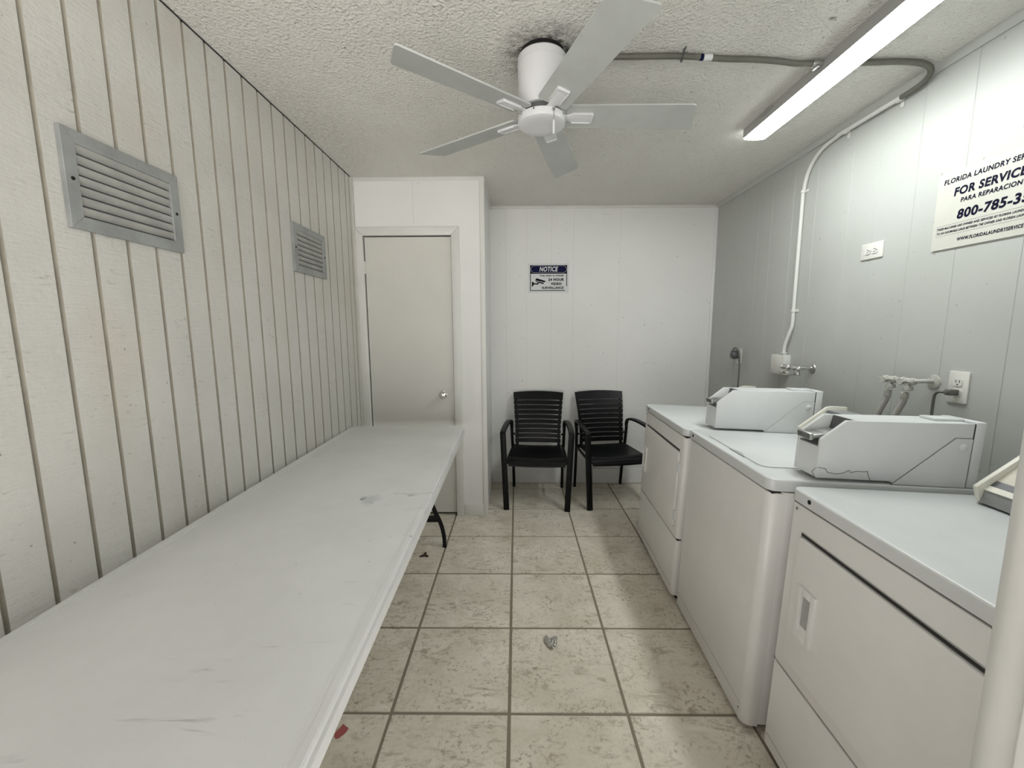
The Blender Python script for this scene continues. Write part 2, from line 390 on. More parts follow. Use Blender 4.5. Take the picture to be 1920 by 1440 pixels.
def grooved(name, u0, u1, z0, z1, grooves, gw, gd, place, mats, thick=0.08, slope=0.35):
    """upright panelling: a flat face with vertical grooves; place(u, depth, z) -> xyz (depth into the room is positive)"""
    prof = [(u0, 0, 0)]
    for g in grooves:
        if g - gw / 2 < u0 or g + gw / 2 > u1: continue
        s = gw * slope
        prof += [(g - gw / 2, 0, 1), (g - gw / 2 + s, -gd, 1), (g + gw / 2 - s, -gd, 1), (g + gw / 2, 0, 0)]
    prof.append((u1, 0, 0))
    bm = BM()
    A = [bm.verts.new(place(u, d, z0)) for u, d, _ in prof]; B = [bm.verts.new(place(u, d, z1)) for u, d, _ in prof]
    fs = []
    for i in range(len(prof) - 1):
        f = bm.faces.new((A[i], A[i + 1], B[i + 1], B[i])); f.material_index = prof[i][2]; fs.append(f)
    C = [bm.verts.new(place(u0, -thick, z)) for z in (z0, z1)]; D = [bm.verts.new(place(u1, -thick, z)) for z in (z0, z1)]
    fs.append(bm.faces.new((C[0], D[0], D[1], C[1])))
    fs.append(bm.faces.new((A[0], C[0], C[1], B[0]))); fs.append(bm.faces.new((A[-1], B[-1], D[1], D[0])))
    fs.append(bm.faces.new([C[0]] + A + [D[0]])); fs.append(bm.faces.new([D[1]] + B[::-1] + [C[1]]))
    bmesh.ops.recalc_face_normals(bm, faces=fs)
    return struct(name, bm, mats, smooth=0)
gl = [0.508, 0.609, 0.710, 0.811, 0.911, 1.014, 1.114, 1.212, 1.308] + [1.405 + 0.1008 * k for k in range(15)] + [2.88, 2.916]
grooved('wall_left', 0.0, YC + 0.05, 0, ZC, gl, 0.0115, 0.0085, lambda u, d, z: (XL + d, u, z), [PLANK, GROOVE])
gr = [0.62, 0.82, 1.03, 1.23, 1.43, 1.645, 1.84, 2.037, 2.192, 2.434, 2.63, 2.838, 2.99, 3.2, 3.4]
grooved('wall_right', 0.30, YB + 0.02, 0, ZC, gr, 0.005, 0.0016, lambda u, d, z: (XR - d, u, z), [WALL_R, SEAMR])
grooved('wall_back', XC, XR + 0.02, 0, ZC, [-0.09, 0.087, 0.303, 0.491, 0.888], 0.0028, 0.0006, lambda u, d, z: (u, YB - d, z), [WALL_B, SEAM])
bm = BM(); box(bm, (XL - 0.004, 0.0, ZC - 0.007), (XL + 0.0008, YC, ZC + 0.002)); struct('wall_top_shade', bm, GAPSHADE, smooth=0)  # dark strip paints the shaded gap between planks and ceiling
# closet box: front wall with the door opening, side wall
DX0, DX1, DZ = -1.075, -0.448, 2.055
bm = BM()
box(bm, (XL - 0.05, YC, 0), (DX0, YC + 0.10, ZC)); box(bm, (DX1, YC, 0), (XC, YC + 0.10, ZC)); box(bm, (DX0, YC, DZ), (DX1, YC + 0.10, ZC))
for gx in (-0.712,): box(bm, (gx - 0.0018, YC - 0.0008, DZ + 0.065), (gx + 0.0018, YC + 0.001, ZC), mi=1)
box(bm, (-0.305, YC - 0.0006, 0.10), (-0.3025, YC + 0.001, ZC), mi=0)
struct('wall_closet_front', bm, [WALL_B, SEAM], smooth=0)
bm = BM(); box(bm, (XC - 0.10, YC + 0.10, 0), (XC, YB + 0.02, ZC)); struct('wall_closet_side', bm, WALL_B, smooth=0)
bm = BM(); box(bm, (XL - 0.1, 0.0, ZC), (XR + 0.1, YB + 0.1, ZC + 0.10)); struct('ceiling', bm, CEIL, smooth=0)
# front wall beside the doorway the camera stands in
bm = BM()
sec = [(0.5365, 0.30), (0.5365, 0.405)] + [(0.5365 + 0.045 - 0.045 * math.cos(R(a)), 0.405 + 0.045 * math.sin(R(a))) for a in (15, 30, 45, 60, 75, 90)] + [(XR + 0.1, 0.45), (XR + 0.1, 0.30)]
prism(bm, sec, 0, ZC, 'z')
struct('wall_front', bm, TRIM)
bm = BM(); box(bm, (XL - 0.1, 0.30, 2.20), (0.5365, 0.45, ZC)); struct('wall_front_header', bm, WALL_B, smooth=0)
bm = BM(); prism(bm, rrect(0.5245, 0.538, 0.35, 0.384, 0.004, 3), 0, 2.2, 'z'); struct('trim_9', bm, TRIM)

# closet door with its casing
bm = BM(); prism(bm, rrect(-1.066, -0.458, 0.022, 2.043, 0.002, 2), YC + 0.012, YC + 0.047, 'y', bev=0.0015, seg=1)
box(bm, (-1.066, YC + 0.009, 0.022), (-0.458, YC + 0.013, 0.172))
door = struct('door_1', bm, DOORP); door['label'] = 'narrow flat off-white closet door with a round knob'
bm = BM(); lathe(bm, [(0.028, 0), (0.028, 0.004), (0.012, 0.009), (0.010, 0.026), (0.020, 0.033), (0.0265, 0.044), (0.0255, 0.056), (0.018, 0.063), (0.004, 0.065)], 24, (-0.534, YC + 0.012, 0.927), AX['-y'])
o = obj('door_knob', bm, CHROME, door); o['label'] = 'polished round metal knob'
bm = BM()
cyl(bm, (-1.068, YC + 0.005, 1.790), 0.007, 0.088, 'z', 12, 0.001); box(bm, (-1.084, YC + 0.006, 1.792), (-1.060, YC + 0.013, 1.876))
obj('hinge', bm, DOORP, door)
bm = BM(); box(bm, (-0.458, YC + 0.006, 0.90), (-0.450, YC + 0.012, 0.955)); obj('strike_plate', bm, STEEL, door)
bm = BM(); box(bm, (DX0, YC + 0.085, 0.0), (DX1, YC + 0.099, DZ)); struct('closet_shade', bm, GAPSHADE, smooth=0)  # dark sheet standing in for the shade behind the closet door
def casing(name, pts, w):
    bm = BM(); prism(bm, pts, YC - 0.013, YC + 0.015, 'y', bev=0.004); struct(name, bm, TRIM)
casing('trim_1', [(-1.128, 0), (-1.071, 0), (-1.071, 2.049), (-1.128, 2.108)], 0)
casing('trim_2', [(-0.454, 0), (-0.397, 0), (-0.397, 2.108), (-0.454, 2.049)], 0)
casing('trim_3', [(-1.071, 2.0495), (-0.454, 2.0495), (-0.3975, 2.108), (-1.1275, 2.108)], 0)
bm = BM(); prism(bm, rrect(XC - 0.028, XC + 0.006, YC - 0.007, YC + 0.026, 0.004, 3), 0, ZC, 'z'); struct('trim_4', bm, TRIM)      # corner bead
bm = BM(); box(bm, (XL, YC - 0.008, ZC - 0.024), (XC, YC + 0.004, ZC), 0.002); struct('trim_5', bm, TRIM)
bm = BM(); box(bm, (XC, YB - 0.012, ZC - 0.022), (XR, YB + 0.004, ZC), 0.002); struct('trim_6', bm, TRIM)
bm = BM(); prism(bm, [(XR + 0.004, ZC), (XR - 0.022, ZC), (XR - 0.022, ZC - 0.008), (XR - 0.008, ZC - 0.03), (XR + 0.004, ZC - 0.03)], 0.45, YB, 'y'); struct('trim_7', bm, WALL_R)
bm = BM(); box(bm, (XR - 0.022, YB - 0.014, 0), (XR + 0.002, YB + 0.002, ZC - 0.022), 0.004); struct('trim_10', bm, WALL_B)         # inner corner strip
bm = BM(); box(bm, (XL - 0.002, YC - 0.022, 0.0), (XL + 0.012, YC + 0.002, ZC), 0.003); struct('trim_12', bm, PLANK)
bm = BM(); box(bm, (XC, YC + 0.03, ZC - 0.022), (XC + 0.012, YB, ZC), 0.002); struct('trim_11', bm, TRIM)
bm = BM(); box(bm, (-0.396, YC - 0.010, 0), (XC - 0.028, YC + 0.004, 0.092), 0.003); struct('baseboard_closet', bm, TRIM)
bm = BM(); box(bm, (XC, YB - 0.010, 0.004), (0.685, YB + 0.004, 0.145), 0.002); box(bm, (0.692, YB - 0.020, 0.004), (XR, YB + 0.004, 0.14), 0.002)
box(bm, (XC, YB - 0.004, 0.145), (0.685, YB + 0.004, 0.282), 0.0015); box(bm, (0.688, YB - 0.004, 0.14), (XR, YB + 0.004, 0.282), 0.0015)
struct('baseboard_back', bm, WALL_B)

# ------------------------------------------------------------------ ceiling fan
FZ = 2.206
fan = thing('ceiling_fan', 'white five-blade ceiling fan hugging the textured ceiling', 'ceiling fan', (0.10, 1.70, ZC))
def dz(z): return z - ZC
bm = BM(); cyl(bm, (0, 0, -0.022), 0.082, 0.022, 'z', 32); o = obj('mount_plate', bm, BLACKD, fan); o['label'] = 'black mounting plate behind the housing'
bm = BM()
lathe(bm, [(0.060, dz(2.232)), (0.079, dz(2.234)), (0.081, dz(2.245)), (0.083, dz(2.262)), (0.0905, dz(2.285)), (0.0925, dz(2.39)), (0.0925, dz(2.412)), (0.089, dz(2.4165)), (0.06, dz(2.4165))], 48)
lathe(bm, [(0.0935, dz(2.386)), (0.0942, dz(2.388)), (0.0935, dz(2.390))], 48)
obj('motor_housing', bm, FANW, fan)
bm = BM(); lathe(bm, [(0.068, dz(2.204)), (0.070, dz(2.209)), (0.070, dz(2.232)), (0.05, dz(2.2335))], 40); o = obj('rotor', bm, [DGREY], fan)
bm = BM(); lathe(bm, [(0.05, dz(2.174)), (0.084, dz(2.1745)), (0.0905, dz(2.178)), (0.092, dz(2.183)), (0.092, dz(2.203)), (0.088, dz(2.2055)), (0.05, dz(2.206))], 48)
for a in (-112, -150, -30):
    cyl(bm, (0.0905 * math.cos(R(a)), 0.0905 * math.sin(R(a)), dz(2.195)), 0.0032, 0.006, 'z', 8, mi=1)
obj('switch_housing', bm, [FANW, DGREY], fan)
def blade_bm():
    bm = BM()
    pts = rrect(0.095, 0.598, -0.068, 0.068, 0.012, 4)
    pts = [(x + (0.02 * (y / 0.068) if x > 0.4 else 0), y * (0.86 + 0.14 * min(1, (x - 0.095) / 0.3))) for x, y in pts]
    vs = prism(bm, pts, -0.003, 0.003, 'z'); return bm
def arm_bm():
    bm = BM()
    prism(bm, [(0.066, -0.017), (0.10, -0.013), (0.118, -0.0235), (0.192, -0.0235), (0.198, -0.018), (0.198, 0.018), (0.192, 0.0235), (0.118, 0.0235), (0.10, 0.013), (0.066, 0.017)], -0.0085, -0.003, 'z', bev=0.0018)
    box(bm, (0.118, -0.0245, -0.012), (0.195, -0.021, -0.003), 0.001); box(bm, (0.118, 0.021, -0.012), (0.195, 0.0245, -0.003), 0.001)
    box(bm, (0.190, -0.0235, -0.012), (0.1985, 0.0235, -0.003), 0.001)
    return bm
bl = obj('blade', blade_bm(), BLADE, fan); ar = obj('blade_arm', arm_bm(), FANW, bl)
for k, a in enumerate((2, 74, 146, 218, 290)):
    if k: b2 = bl.copy(); COL.objects.link(b2); a2 = ar.copy(); COL.objects.link(a2); a2.parent = b2
    else: b2 = bl
    b2.location = (0, 0, dz(FZ + 0.006)); b2.rotation_euler = (R(-11.5), 0, 0)
    b2.rotation_euler = (Matrix.Rotation(R(a), 3, 'Z') @ Matrix.Rotation(R(-11.5), 3, 'X')).to_euler()
bm = BM(); cx, cy = 0.0925 * math.cos(R(-66)), 0.0925 * math.sin(R(-66))
lathe(bm, [(0.006, 0), (0.006, 0.003), (0.003, 0.004)], 14, (cx, cy, dz(2.194)), Matrix.Rotation(R(-66), 3, 'Z') @ AX['x'])
for k in range(9): lathe(bm, [(0.0002, -0.0018), (0.0018, -0.0008), (0.0018, 0.0008), (0.0002, 0.0018)], 8, (cx * 1.05, cy * 1.05, dz(2.193 - 0.0045 * k)))
pc = obj('pull_chain', bm, STEEL, fan)
bm = BM(); lathe(bm, [(0.002, 0), (0.0045, 0.002), (0.0045, 0.046), (0.002, 0.050)], 12, (cx * 1.05, cy * 1.05, dz(2.107))); o = obj('pull_handle', bm, FANW, pc); o['label'] = 'white pull handle'

# ------------------------------------------------------------------ ceiling light
fx = thing('ceiling_light', 'long lit white strip light on the ceiling above the machines', 'ceiling light', (1.26, 1.70, ZC))
x0, x1, y0, y1 = -0.058, 0.058, -0.61, 0.61
bm = BM(); prism(bm, [(x0, 0), (x0 - 0.002, -0.020), (x0, -0.046), (x1, -0.046), (x1 + 0.002, -0.020), (x1, 0)], y0, y1, 'y'); obj('housing', bm, FIXM, fx)
bm = BM(); prism(bm, [(x0 + 0.001, -0.046), (x0 + 0.004, -0.0495), (-0.03, -0.053), (0.0, -0.0545), (0.03, -0.053), (x1 - 0.004, -0.0495), (x1 - 0.001, -0.046)], y0 - 0.001, y1 + 0.001, 'y')
o = obj('diffuser', bm, LENS, fx); o['label'] = 'glowing white lens'
bm = BM(); box(bm, (x0 - 0.006, 0.36, -0.02), (x0 - 0.0015, 0.45, -0.010), 0.001); obj('clip', bm, STEEL, fx)

# ------------------------------------------------------------------ conduit, junction box
cd = thing('electrical_conduit', 'thin metal conduit from the fan across ceiling and down the right wall', 'conduit', (0.2, 1.71, ZC))
def rel(p, o): return Vector(p) - Vector(o)
O = (0.2, 1.71, ZC); zc = ZC - 0.0135
gp = smooth_path([rel(p, O) for p in [(0.185, 1.70, zc), (0.42, 1.703, zc), (0.63, 1.704, zc), (0.80, 1.722, zc), (0.92, 1.728, zc), (1.03, 1.742, zc), (1.10, 1.752, zc - 0.002), (1.192, 1.753, zc - 0.002)]], 8)
bm = BM(); tube(bm, gp, 0.0105, 14); o = obj('ceiling_pipe', bm, PIPEG, cd); o['label'] = 'unpainted grey-brown length'
gp = smooth_path([rel(p, O) for p in [(1.325, 1.756, zc), (1.42, 1.754, zc), (1.50, 1.752, zc), (1.575, 1.758, zc - 0.001), (1.63, 1.772, zc - 0.004), (1.662, 1.792, zc - 0.013), (1.674, 1.820, zc - 0.026), (1.676, 1.86, zc - 0.034), (1.676, 1.93, zc - 0.036)]], 8)
bm = BM(); tube(bm, gp, 0.0105, 14); obj('ceiling_pipe', bm, PIPEG, cd)
wx = XR - 0.0125
gp = [rel((1.676, 1.93, zc - 0.036), O), rel((wx - 0.008, 2.28, ZC - 0.045), O)] + smooth_path([rel(p, O) for p in [(wx, 2.30, ZC - 0.046), (wx, 2.38, ZC - 0.056), (wx, 2.45, ZC - 0.088), (wx, 2.502, ZC - 0.15), (wx, 2.527, ZC - 0.24), (wx, 2.531, 2.1), (wx, 2.531, 1.55), (wx, 2.531, 1.42), (wx - 0.006, 2.54, 1.37), (wx - 0.0135, 2.565, 1.285), (wx - 0.0135, 2.566, 1.231)]], 8)
bm = BM(); tube(bm, gp, 0.0105, 14); o = obj('wall_pipe', bm, PIPEW, cd); o['label'] = 'white-painted length on the right wall'
bm = BM()
def strap_x(bm, x, y):      # strap across a pipe that runs along x under the ceiling
    sweep(bm, [rel((x, y + dy, ZC - hz), O) for dy, hz in ((-0.036, 0.001), (-0.013, 0.003), (-0.0115, 0.018), (-0.006, 0.025), (0, 0.0262), (0.006, 0.025), (0.0115, 0.018), (0.013, 0.003))], [(-0.007, -0.001), (0.007, -0.001), (0.007, 0.001), (-0.007, 0.001)], up=(1, 0, 0))
strap_x(bm, 0.635, 1.704); obj('strap', bm, DGREY, cd)
bm = BM(); lathe(bm, [(0.0115, 0), (0.0135, 0.003), (0.0135, 0.035), (0.0115, 0.04)], 16, rel((1.163, 1.753, zc - 0.002), O), AX['x']); box(bm, rel((1.172, 1.738, zc - 0.02), O), rel((1.182, 1.768, zc - 0.012), O)); obj('connector', bm, STEEL, cd)
bm = BM(); lathe(bm, [(0.0108, 0), (0.0112, 0.001), (0.0112, 0.031), (0.0108, 0.032)], 16, rel((0.72, 1.713, zc), O), AX['x']); o = obj('label_sticker', bm, SIGNW, cd); o['label'] = 'small white sticker wrapped round the pipe'
bm = BM(); lathe(bm, [(0.0108, 0), (0.0113, 0.001), (0.0113, 0.011), (0.0108, 0.012)], 16, rel((0.705, 1.7115, zc), O), AX['x']); o = obj('label_sticker', bm, NAVY, cd); o['label'] = 'small navy sticker wrapped round the pipe'
for (y, z) in ((1.945, ZC - 0.049), (2.235, ZC - 0.047)):
    bm = BM(); lathe(bm, [(0.0115, -0.011), (0.0135, -0.009), (0.0135, 0.009), (0.0115, 0.011)], 16, rel((wx - 0.006, y, z), O), AX['y']); box(bm, rel((XR - 0.004, y - 0.009, z - 0.034), O), rel((XR - 0.0005, y + 0.009, z), O), 0.001); obj('strap', bm, PIPEW, cd)
for z in (2.19, 1.50):
    bm = BM(); lathe(bm, [(0.0115, -0.009), (0.0135, -0.007), (0.0135, 0.007), (0.0115, 0.009)], 16, rel((wx, 2.531, z), O)); box(bm, rel((XR - 0.004, 2.50, z - 0.008), O), rel((XR - 0.0005, 2.531, z + 0.008), O), 0.001); obj('strap', bm, PIPEW, cd)
jb = thing('junction_box', 'small square white electrical box at the foot of the wall conduit', 'junction box', (XR, 2.606, 1.168))
bm = BM(); box(bm, (-0.036, -0.070, -0.062), (0.0, 0.068, 0.062), 0.003); obj('box_body', bm, PIPEW, jb)
bm = BM(); box(bm, (-0.039, -0.066, -0.058), (-0.036, 0.064, 0.058), 0.0015); obj('cover', bm, OUTLET, jb)
bm = BM()
for y, z in ((-0.045, 0.045), (0.045, -0.045)):
    bm = BM(); cyl(bm, (-0.0385, y, z), 0.004, 0.002, '-x', 10); obj('screw', bm, STEEL, jb)
bm = BM(); lathe(bm, [(0.014, 0.0), (0.014, 0.010), (0.018, 0.011), (0.018, 0.0165)], 16, (-0.026, -0.040, 0.0625)); obj('pipe_collar', bm, PIPEW, jb)

# ------------------------------------------------------------------ signs
sg = thing('notice_sign', 'small NOTICE video surveillance sign on the back wall', 'sign', (0.277, YB, 1.839))
def q(x, z, d=0.0): return (x - 0.277, -0.004 - d, z - 1.839)
bm = BM(); prism(bm, [(x - 0.277, z - 1.839) for x, z in rrect(0.1015, 0.4525, 1.715, 1.963, 0.008, 4)], -0.0035, -0.0006, 'y'); obj('plate', bm, SIGNW, sg)
def flat(bm, pts, d, mi=0):
    f = bm.faces.new([bm.verts.new(q(x, z, d)) for x, z in pts]); f.normal_update(); f.material_index = mi
    if f.normal.y > 0: f.normal_flip()
bm = BM()
w = 0.006
flat(bm, [(0.1185, 1.876), (0.4375, 1.876), (0.4375, 1.948), (0.1185, 1.948)], 0)
flat(bm, [(0.1185, 1.731), (0.1185 + w, 1.731), (0.1185 + w, 1.876), (0.1185, 1.876)], 0)
flat(bm, [(0.4375 - w, 1.770), (0.4375, 1.770), (0.4375, 1.876), (0.4375 - w, 1.876)], 0)
flat(bm, [(0.1185, 1.731), (0.420, 1.731), (0.420, 1.737), (0.1185, 1.737)], 0)
obj('border', bm, INKB, sg)
bm = BM()
flat(bm, rrect(0.1245, 0.4335, 1.884, 1.9435, 0.0295, 8), 0.0004); o = obj('banner', bm, [SIGNW], sg)
bm = BM(); flat(bm, rrect(0.1262, 0.4318, 1.8857, 1.9418, 0.028, 8), 0.0008); obj('banner_fill', bm, [NAVY], sg)
bm = BM(); add_text(bm, 'NOTICE', q(0.199, 1.8945, 0.0012), (1, 0, 0), (0, 0, 1), 0.160, 0.040, 0.03, 0.22); o = obj('lettering', bm, SIGNW, sg); o['label'] = 'white italic word NOTICE'
for s, x0, x1, z, h, bo in (('THIS AREA IS UNDER', 0.2, 0.4105, 1.8535, 0.0118, 0.045), ('24 HOUR', 0.276, 0.411, 1.8145, 0.0235, 0.05), ('VIDEO', 0.297, 0.391, 1.779, 0.0235, 0.05), ('SURVEILLANCE', 0.220, 0.409, 1.7475, 0.0195, 0.048)):
    bm = BM(); add_text(bm, s, q(x0, z, 0.0008), (1, 0, 0), (0, 0, 1), x1 - x0, h, bo)
    o = obj('lettering', bm, INKB, sg); o['label'] = 'black sign text'
bm = BM()
flat(bm, [(0.1335, 1.763), (0.134, 1.812), (0.146, 1.806), (0.153, 1.797), (0.153, 1.786), (0.146, 1.776)], 0.0008)
flat(bm, [(0.153, 1.787), (0.186, 1.785), (0.193, 1.791), (0.1955, 1.800), (0.186, 1.801), (0.182, 1.796), (0.153, 1.797)], 0.0008)
flat(bm, [(0.163, 1.823), (0.172, 1.837), (0.180, 1.837), (0.252, 1.815), (0.250, 1.808), (0.242, 1.804), (0.163, 1.820)], 0.0008)
flat(bm, [(0.164, 1.8155), (0.240, 1.800), (0.234, 1.790), (0.224, 1.791), (0.168, 1.8085)], 0.0008)
o = obj('camera_symbol', bm, INKB, sg); o['label'] = 'black security camera pictogram'
bm = BM()
for x, z in ((0.107, 1.957), (0.447, 1.957), (0.107, 1.720), (0.446, 1.719)):
    bm = BM(); cyl(bm, q(x, z, -0.0006), 0.0035, 0.0022, '-y', 10); obj('screw', bm, STEEL, sg)

ss = thing('service_sign', 'large cream laundry service sign with phone number on the right wall', 'sign', (XR, 1.49, 1.845))
def qs(y, z, d=0.0): return (-0.0052 - d, y - 1.49, z - 1.845)
bm = BM(); prism(bm, [(y - 1.49, z - 1.845) for y, z in rrect(1.16, 1.7375, 1.698, 1.990, 0.006, 3)], -0.005, -0.001, 'x'); obj('plate', bm, SIGNC, ss)
uy = (0, -1, 0)
def st(s, y, y1, z, h, bold, shear=0.0, prefix=None):
    bm = BM(); add_text(bm, s, qs(y, z, 0.0006), uy, (0, 0, 1), y - y1, h, bold, shear, prefix)
    o = obj('lettering', bm, INKN, ss); o['label'] = 'dark navy sign text'
st('FLORIDA LAUNDRY SERVICE', 1.714, 1.4965, 1.9462, 0.0187, 0.028, 0.12, 'FLORIDA LAUNDRY')
st('FOR SERVICE', 1.672, 1.443, 1.8935, 0.0305, 0.038, 0.12)
st('PARA REPARACION', 1.6445, 1.4525, 1.8640, 0.0168, 0.028, 0.12)
st('800-785-35', 1.651, 1.4507, 1.8035, 0.0350, 0.036, 0.12, '800-785-3')
st('THESE MACHINES ARE OWNED AND SERVICED BY FLORIDA LAUNDRY', 1.7195, 1.4394, 1.7742, 0.0085, 0.03, 0.2, 'THESE MACHINES ARE OWNED AND SERVICED BY FLORIDA LAUND')
st('TO AN ASSUMABLE LEASE BETWEEN THE OWNER AND FLORIDA LAUNDRY', 1.7190, 1.4394, 1.7582, 0.0085, 0.03, 0.2, 'TO AN ASSUMABLE LEASE BETWEEN THE OWNER AND FLORIDA LAU')
st('WWW.FLORIDALAUNDRYSERVICE', 1.6400, 1.4325, 1.7205, 0.0125, 0.03, 0.12)
bm = BM()
for z in (1.7900, 1.7512): box(bm, qs(1.170, z - 0.0006, 0.0002), qs(1.7215, z + 0.0006, -0.0002))
box(bm, qs(1.7210, 1.7512, 0.0002), qs(1.7222, 1.7900, -0.0002)); obj('border', bm, MGREY, ss)

# ------------------------------------------------------------------ outlets
def outlet(name, label, loc, horizontal):
    t = thing(name, label, 'outlet', loc)
    a, h = (0.060, 0.037) if horizontal else (0.036, 0.061)
    bm = BM(); prism(bm, rrect(-a, a, -h, h, 0.004, 3), -0.0055, -0.0003, 'x', bev=0.0012, seg=2); obj('cover_plate', bm, OUTLET, t)
    for s in (-1, 1):
        c = (s * 0.0195, 0) if horizontal else (0, s * 0.0195)
        bm = BM(); prism(bm, [(c[0] + x, c[1] + z) for x, z in rrect(-0.0165, 0.0165, -0.0140, 0.0140, 0.009, 5)], -0.0085, -0.004, 'x')
        for k in (-1, 1):
            if horizontal: box(bm, (-0.0092, c[0] - 0.0045, k * 0.0062 - 0.0011), (-0.0084, c[0] + 0.0045, k * 0.0062 + 0.0011), mi=1)
            else: box(bm, (-0.0092, k * 0.0062 - 0.0011, c[1] - 0.001), (-0.0084, k * 0.0062 + 0.0011, c[1] + 0.008), mi=1)
        d = (c[0] - 0.0098, 0) if horizontal else (0, c[1] - 0.0078)
        cyl(bm, (-0.0084, *d), 0.0024, 0.0008, '-x', 10, mi=1)
        o = obj('socket', bm, [OUTLET, BLACKD], t)
    bm = BM(); cyl(bm, (-0.0055, 0, 0), 0.003, 0.001, '-x', 10); obj('screw', bm, STEEL, t)
    return t
outlet('wall_outlet', 'white outlet mounted sideways high on the right wall, nothing plugged in', (XR, 2.022, 1.757), True)
outlet('wall_outlet', 'white upright outlet with a grey plug in its lower socket', (XR, 1.566, 1.162), False)
pg = thing('power_cord', 'dark grey cord plugged in beside the water taps with hoses', 'power cord', (XR - 0.0095, 1.566, 1.1425))
bm = BM(); prism(bm, rrect(-0.012, 0.012, -0.011, 0.011, 0.004, 3), -0.034, 0.0, 'x', bev=0.002, seg=1); box(bm, (-0.040, -0.007, -0.006), (-0.032, 0.012, 0.006), 0.002); obj('plug', bm, CORD, pg)
bm = BM(); tube(bm, smooth_path([(-0.036, 0.008, 0.0), (-0.042, 0.024, -0.002), (-0.042, 0.036, -0.014), (-0.040, 0.041, -0.04), (-0.038, 0.043, -0.09), (-0.036, 0.045, -0.16), (-0.036, 0.045, -0.42)], 8), 0.0048, 12); obj('cable', bm, CORD, pg)
# range outlet in the corner behind the far dryer
ro = thing('dryer_outlet', 'white outlet plate near the back right corner above the far dryer', 'outlet', (XR, 3.12, 1.19))
bm = BM(); prism(bm, rrect(-0.036, 0.036, -0.058, 0.058, 0.004, 3), -0.006, -0.0003, 'x', bev=0.0012); obj('cover_plate', bm, OUTLET, ro)
for z in (-0.045, 0.045):
    bm = BM(); cyl(bm, (-0.006, 0, z), 0.003, 0.001, '-x', 10); obj('screw', bm, STEEL, ro)
dc = thing('power_cord', 'round black plug and drooping grey cord in the back right corner', 'power cord', (XR - 0.0095, 3.12, 1.198))
bm = BM(); lathe(bm, [(0.020, 0), (0.028, 0.004), (0.031, 0.02), (0.031, 0.04), (0.026, 0.052), (0.012, 0.058)], 20, (0, 0, 0), AX['-x'])
box(bm, (-0.054, -0.012, 0.018), (-0.012, 0.012, 0.036), 0.004); obj('plug', bm, DGREY, dc)
bm = BM(); tube(bm, smooth_path([(-0.044, 0.0, 0.034), (-0.042, -0.010, 0.050), (-0.036, -0.030, 0.052), (-0.028, -0.048, 0.034), (-0.02, -0.055, -0.03), (-0.02, -0.062, -0.12), (-0.025, -0.068, -0.22), (-0.03, -0.07, -0.36), (-0.03, -0.07, -0.6)], 8), 0.0055, 12); obj('cable', bm, CORD, dc)

# ------------------------------------------------------------------ water taps and hoses
def taps(label, y0, y1, ya, yb, z, mat, mat2, hang):
    t = thing('water_taps', label, 'water tap', (XR, y1, z))
    def p(y): return y - y1
    TXP = -0.068
    bm = BM(); tube(bm, round_path([(-0.001, 0, 0.0), (TXP, 0.004, 0.0), (TXP, p(y0), -0.006)], 0.016), 0.0085, 12); obj('supply_pipe', bm, mat, t)
    bm = BM(); lathe(bm, [(0.028, 0.0), (0.026, 0.004), (0.014, 0.007)], 20, (-0.0005, 0, -0.002), AX['-x']); obj('escutcheon', bm, mat2, t)
    for y in (ya, yb):
        bm = BM()
        lathe(bm, [(0.010, -0.030), (0.0155, -0.026), (0.0155, -0.014), (0.011, -0.012), (0.0135, 0.0), (0.011, 0.012), (0.0155, 0.014), (0.0155, 0.024), (0.010, 0.028)], 8, (TXP, p(y), -0.004), AX['y'])
        lathe(bm, [(0.010, 0.0), (0.011, 0.02), (0.017, 0.022), (0.017, 0.036), (0.0125, 0.038)], 8, (TXP, p(y) + 0.002, -0.006), Matrix.Rotation(R(172), 3, 'X'))
        vb = obj('valve_body', bm, mat, t)
        bm = BM()
        lathe(bm, [(0.0045, 0.0), (0.0045, 0.022)], 10, (TXP - 0.010, p(y), -0.004), AX['-x'])
        if hang: tube(bm, smooth_path([(TXP - 0.028, p(y) - 0.02, -0.030), (TXP - 0.032, p(y) - 0.008, -0.038), (TXP - 0.033, p(y) + 0.008, -0.036), (TXP - 0.030, p(y) + 0.020, -0.028)], 6), 0.004, 8)
        else: lathe(bm, [(0.014, 0), (0.016, 0.003), (0.014, 0.007)], 8, (TXP - 0.030, p(y), -0.004), AX['-x'])
        obj('handle', bm, mat2, vb)
    bm = BM(); lathe(bm, [(0.009, 0.0), (0.013, 0.004), (0.013, 0.016), (0.006, 0.018), (0.005, 0.034)], 8, (TXP, p(y0) - 0.004, -0.006), AX['y']); obj('end_cap', bm, mat, t)
    return t
taps('pair of bare chrome water taps in front of the junction box', 2.502, 2.348, 2.468, 2.375, 1.166, CHROME, STEEL, True)
taps('pair of painted water taps feeding two grey hoses', 1.806, 1.661, 1.779, 1.700, 1.174, PAINTPIPE, PAINTPIPE, False)
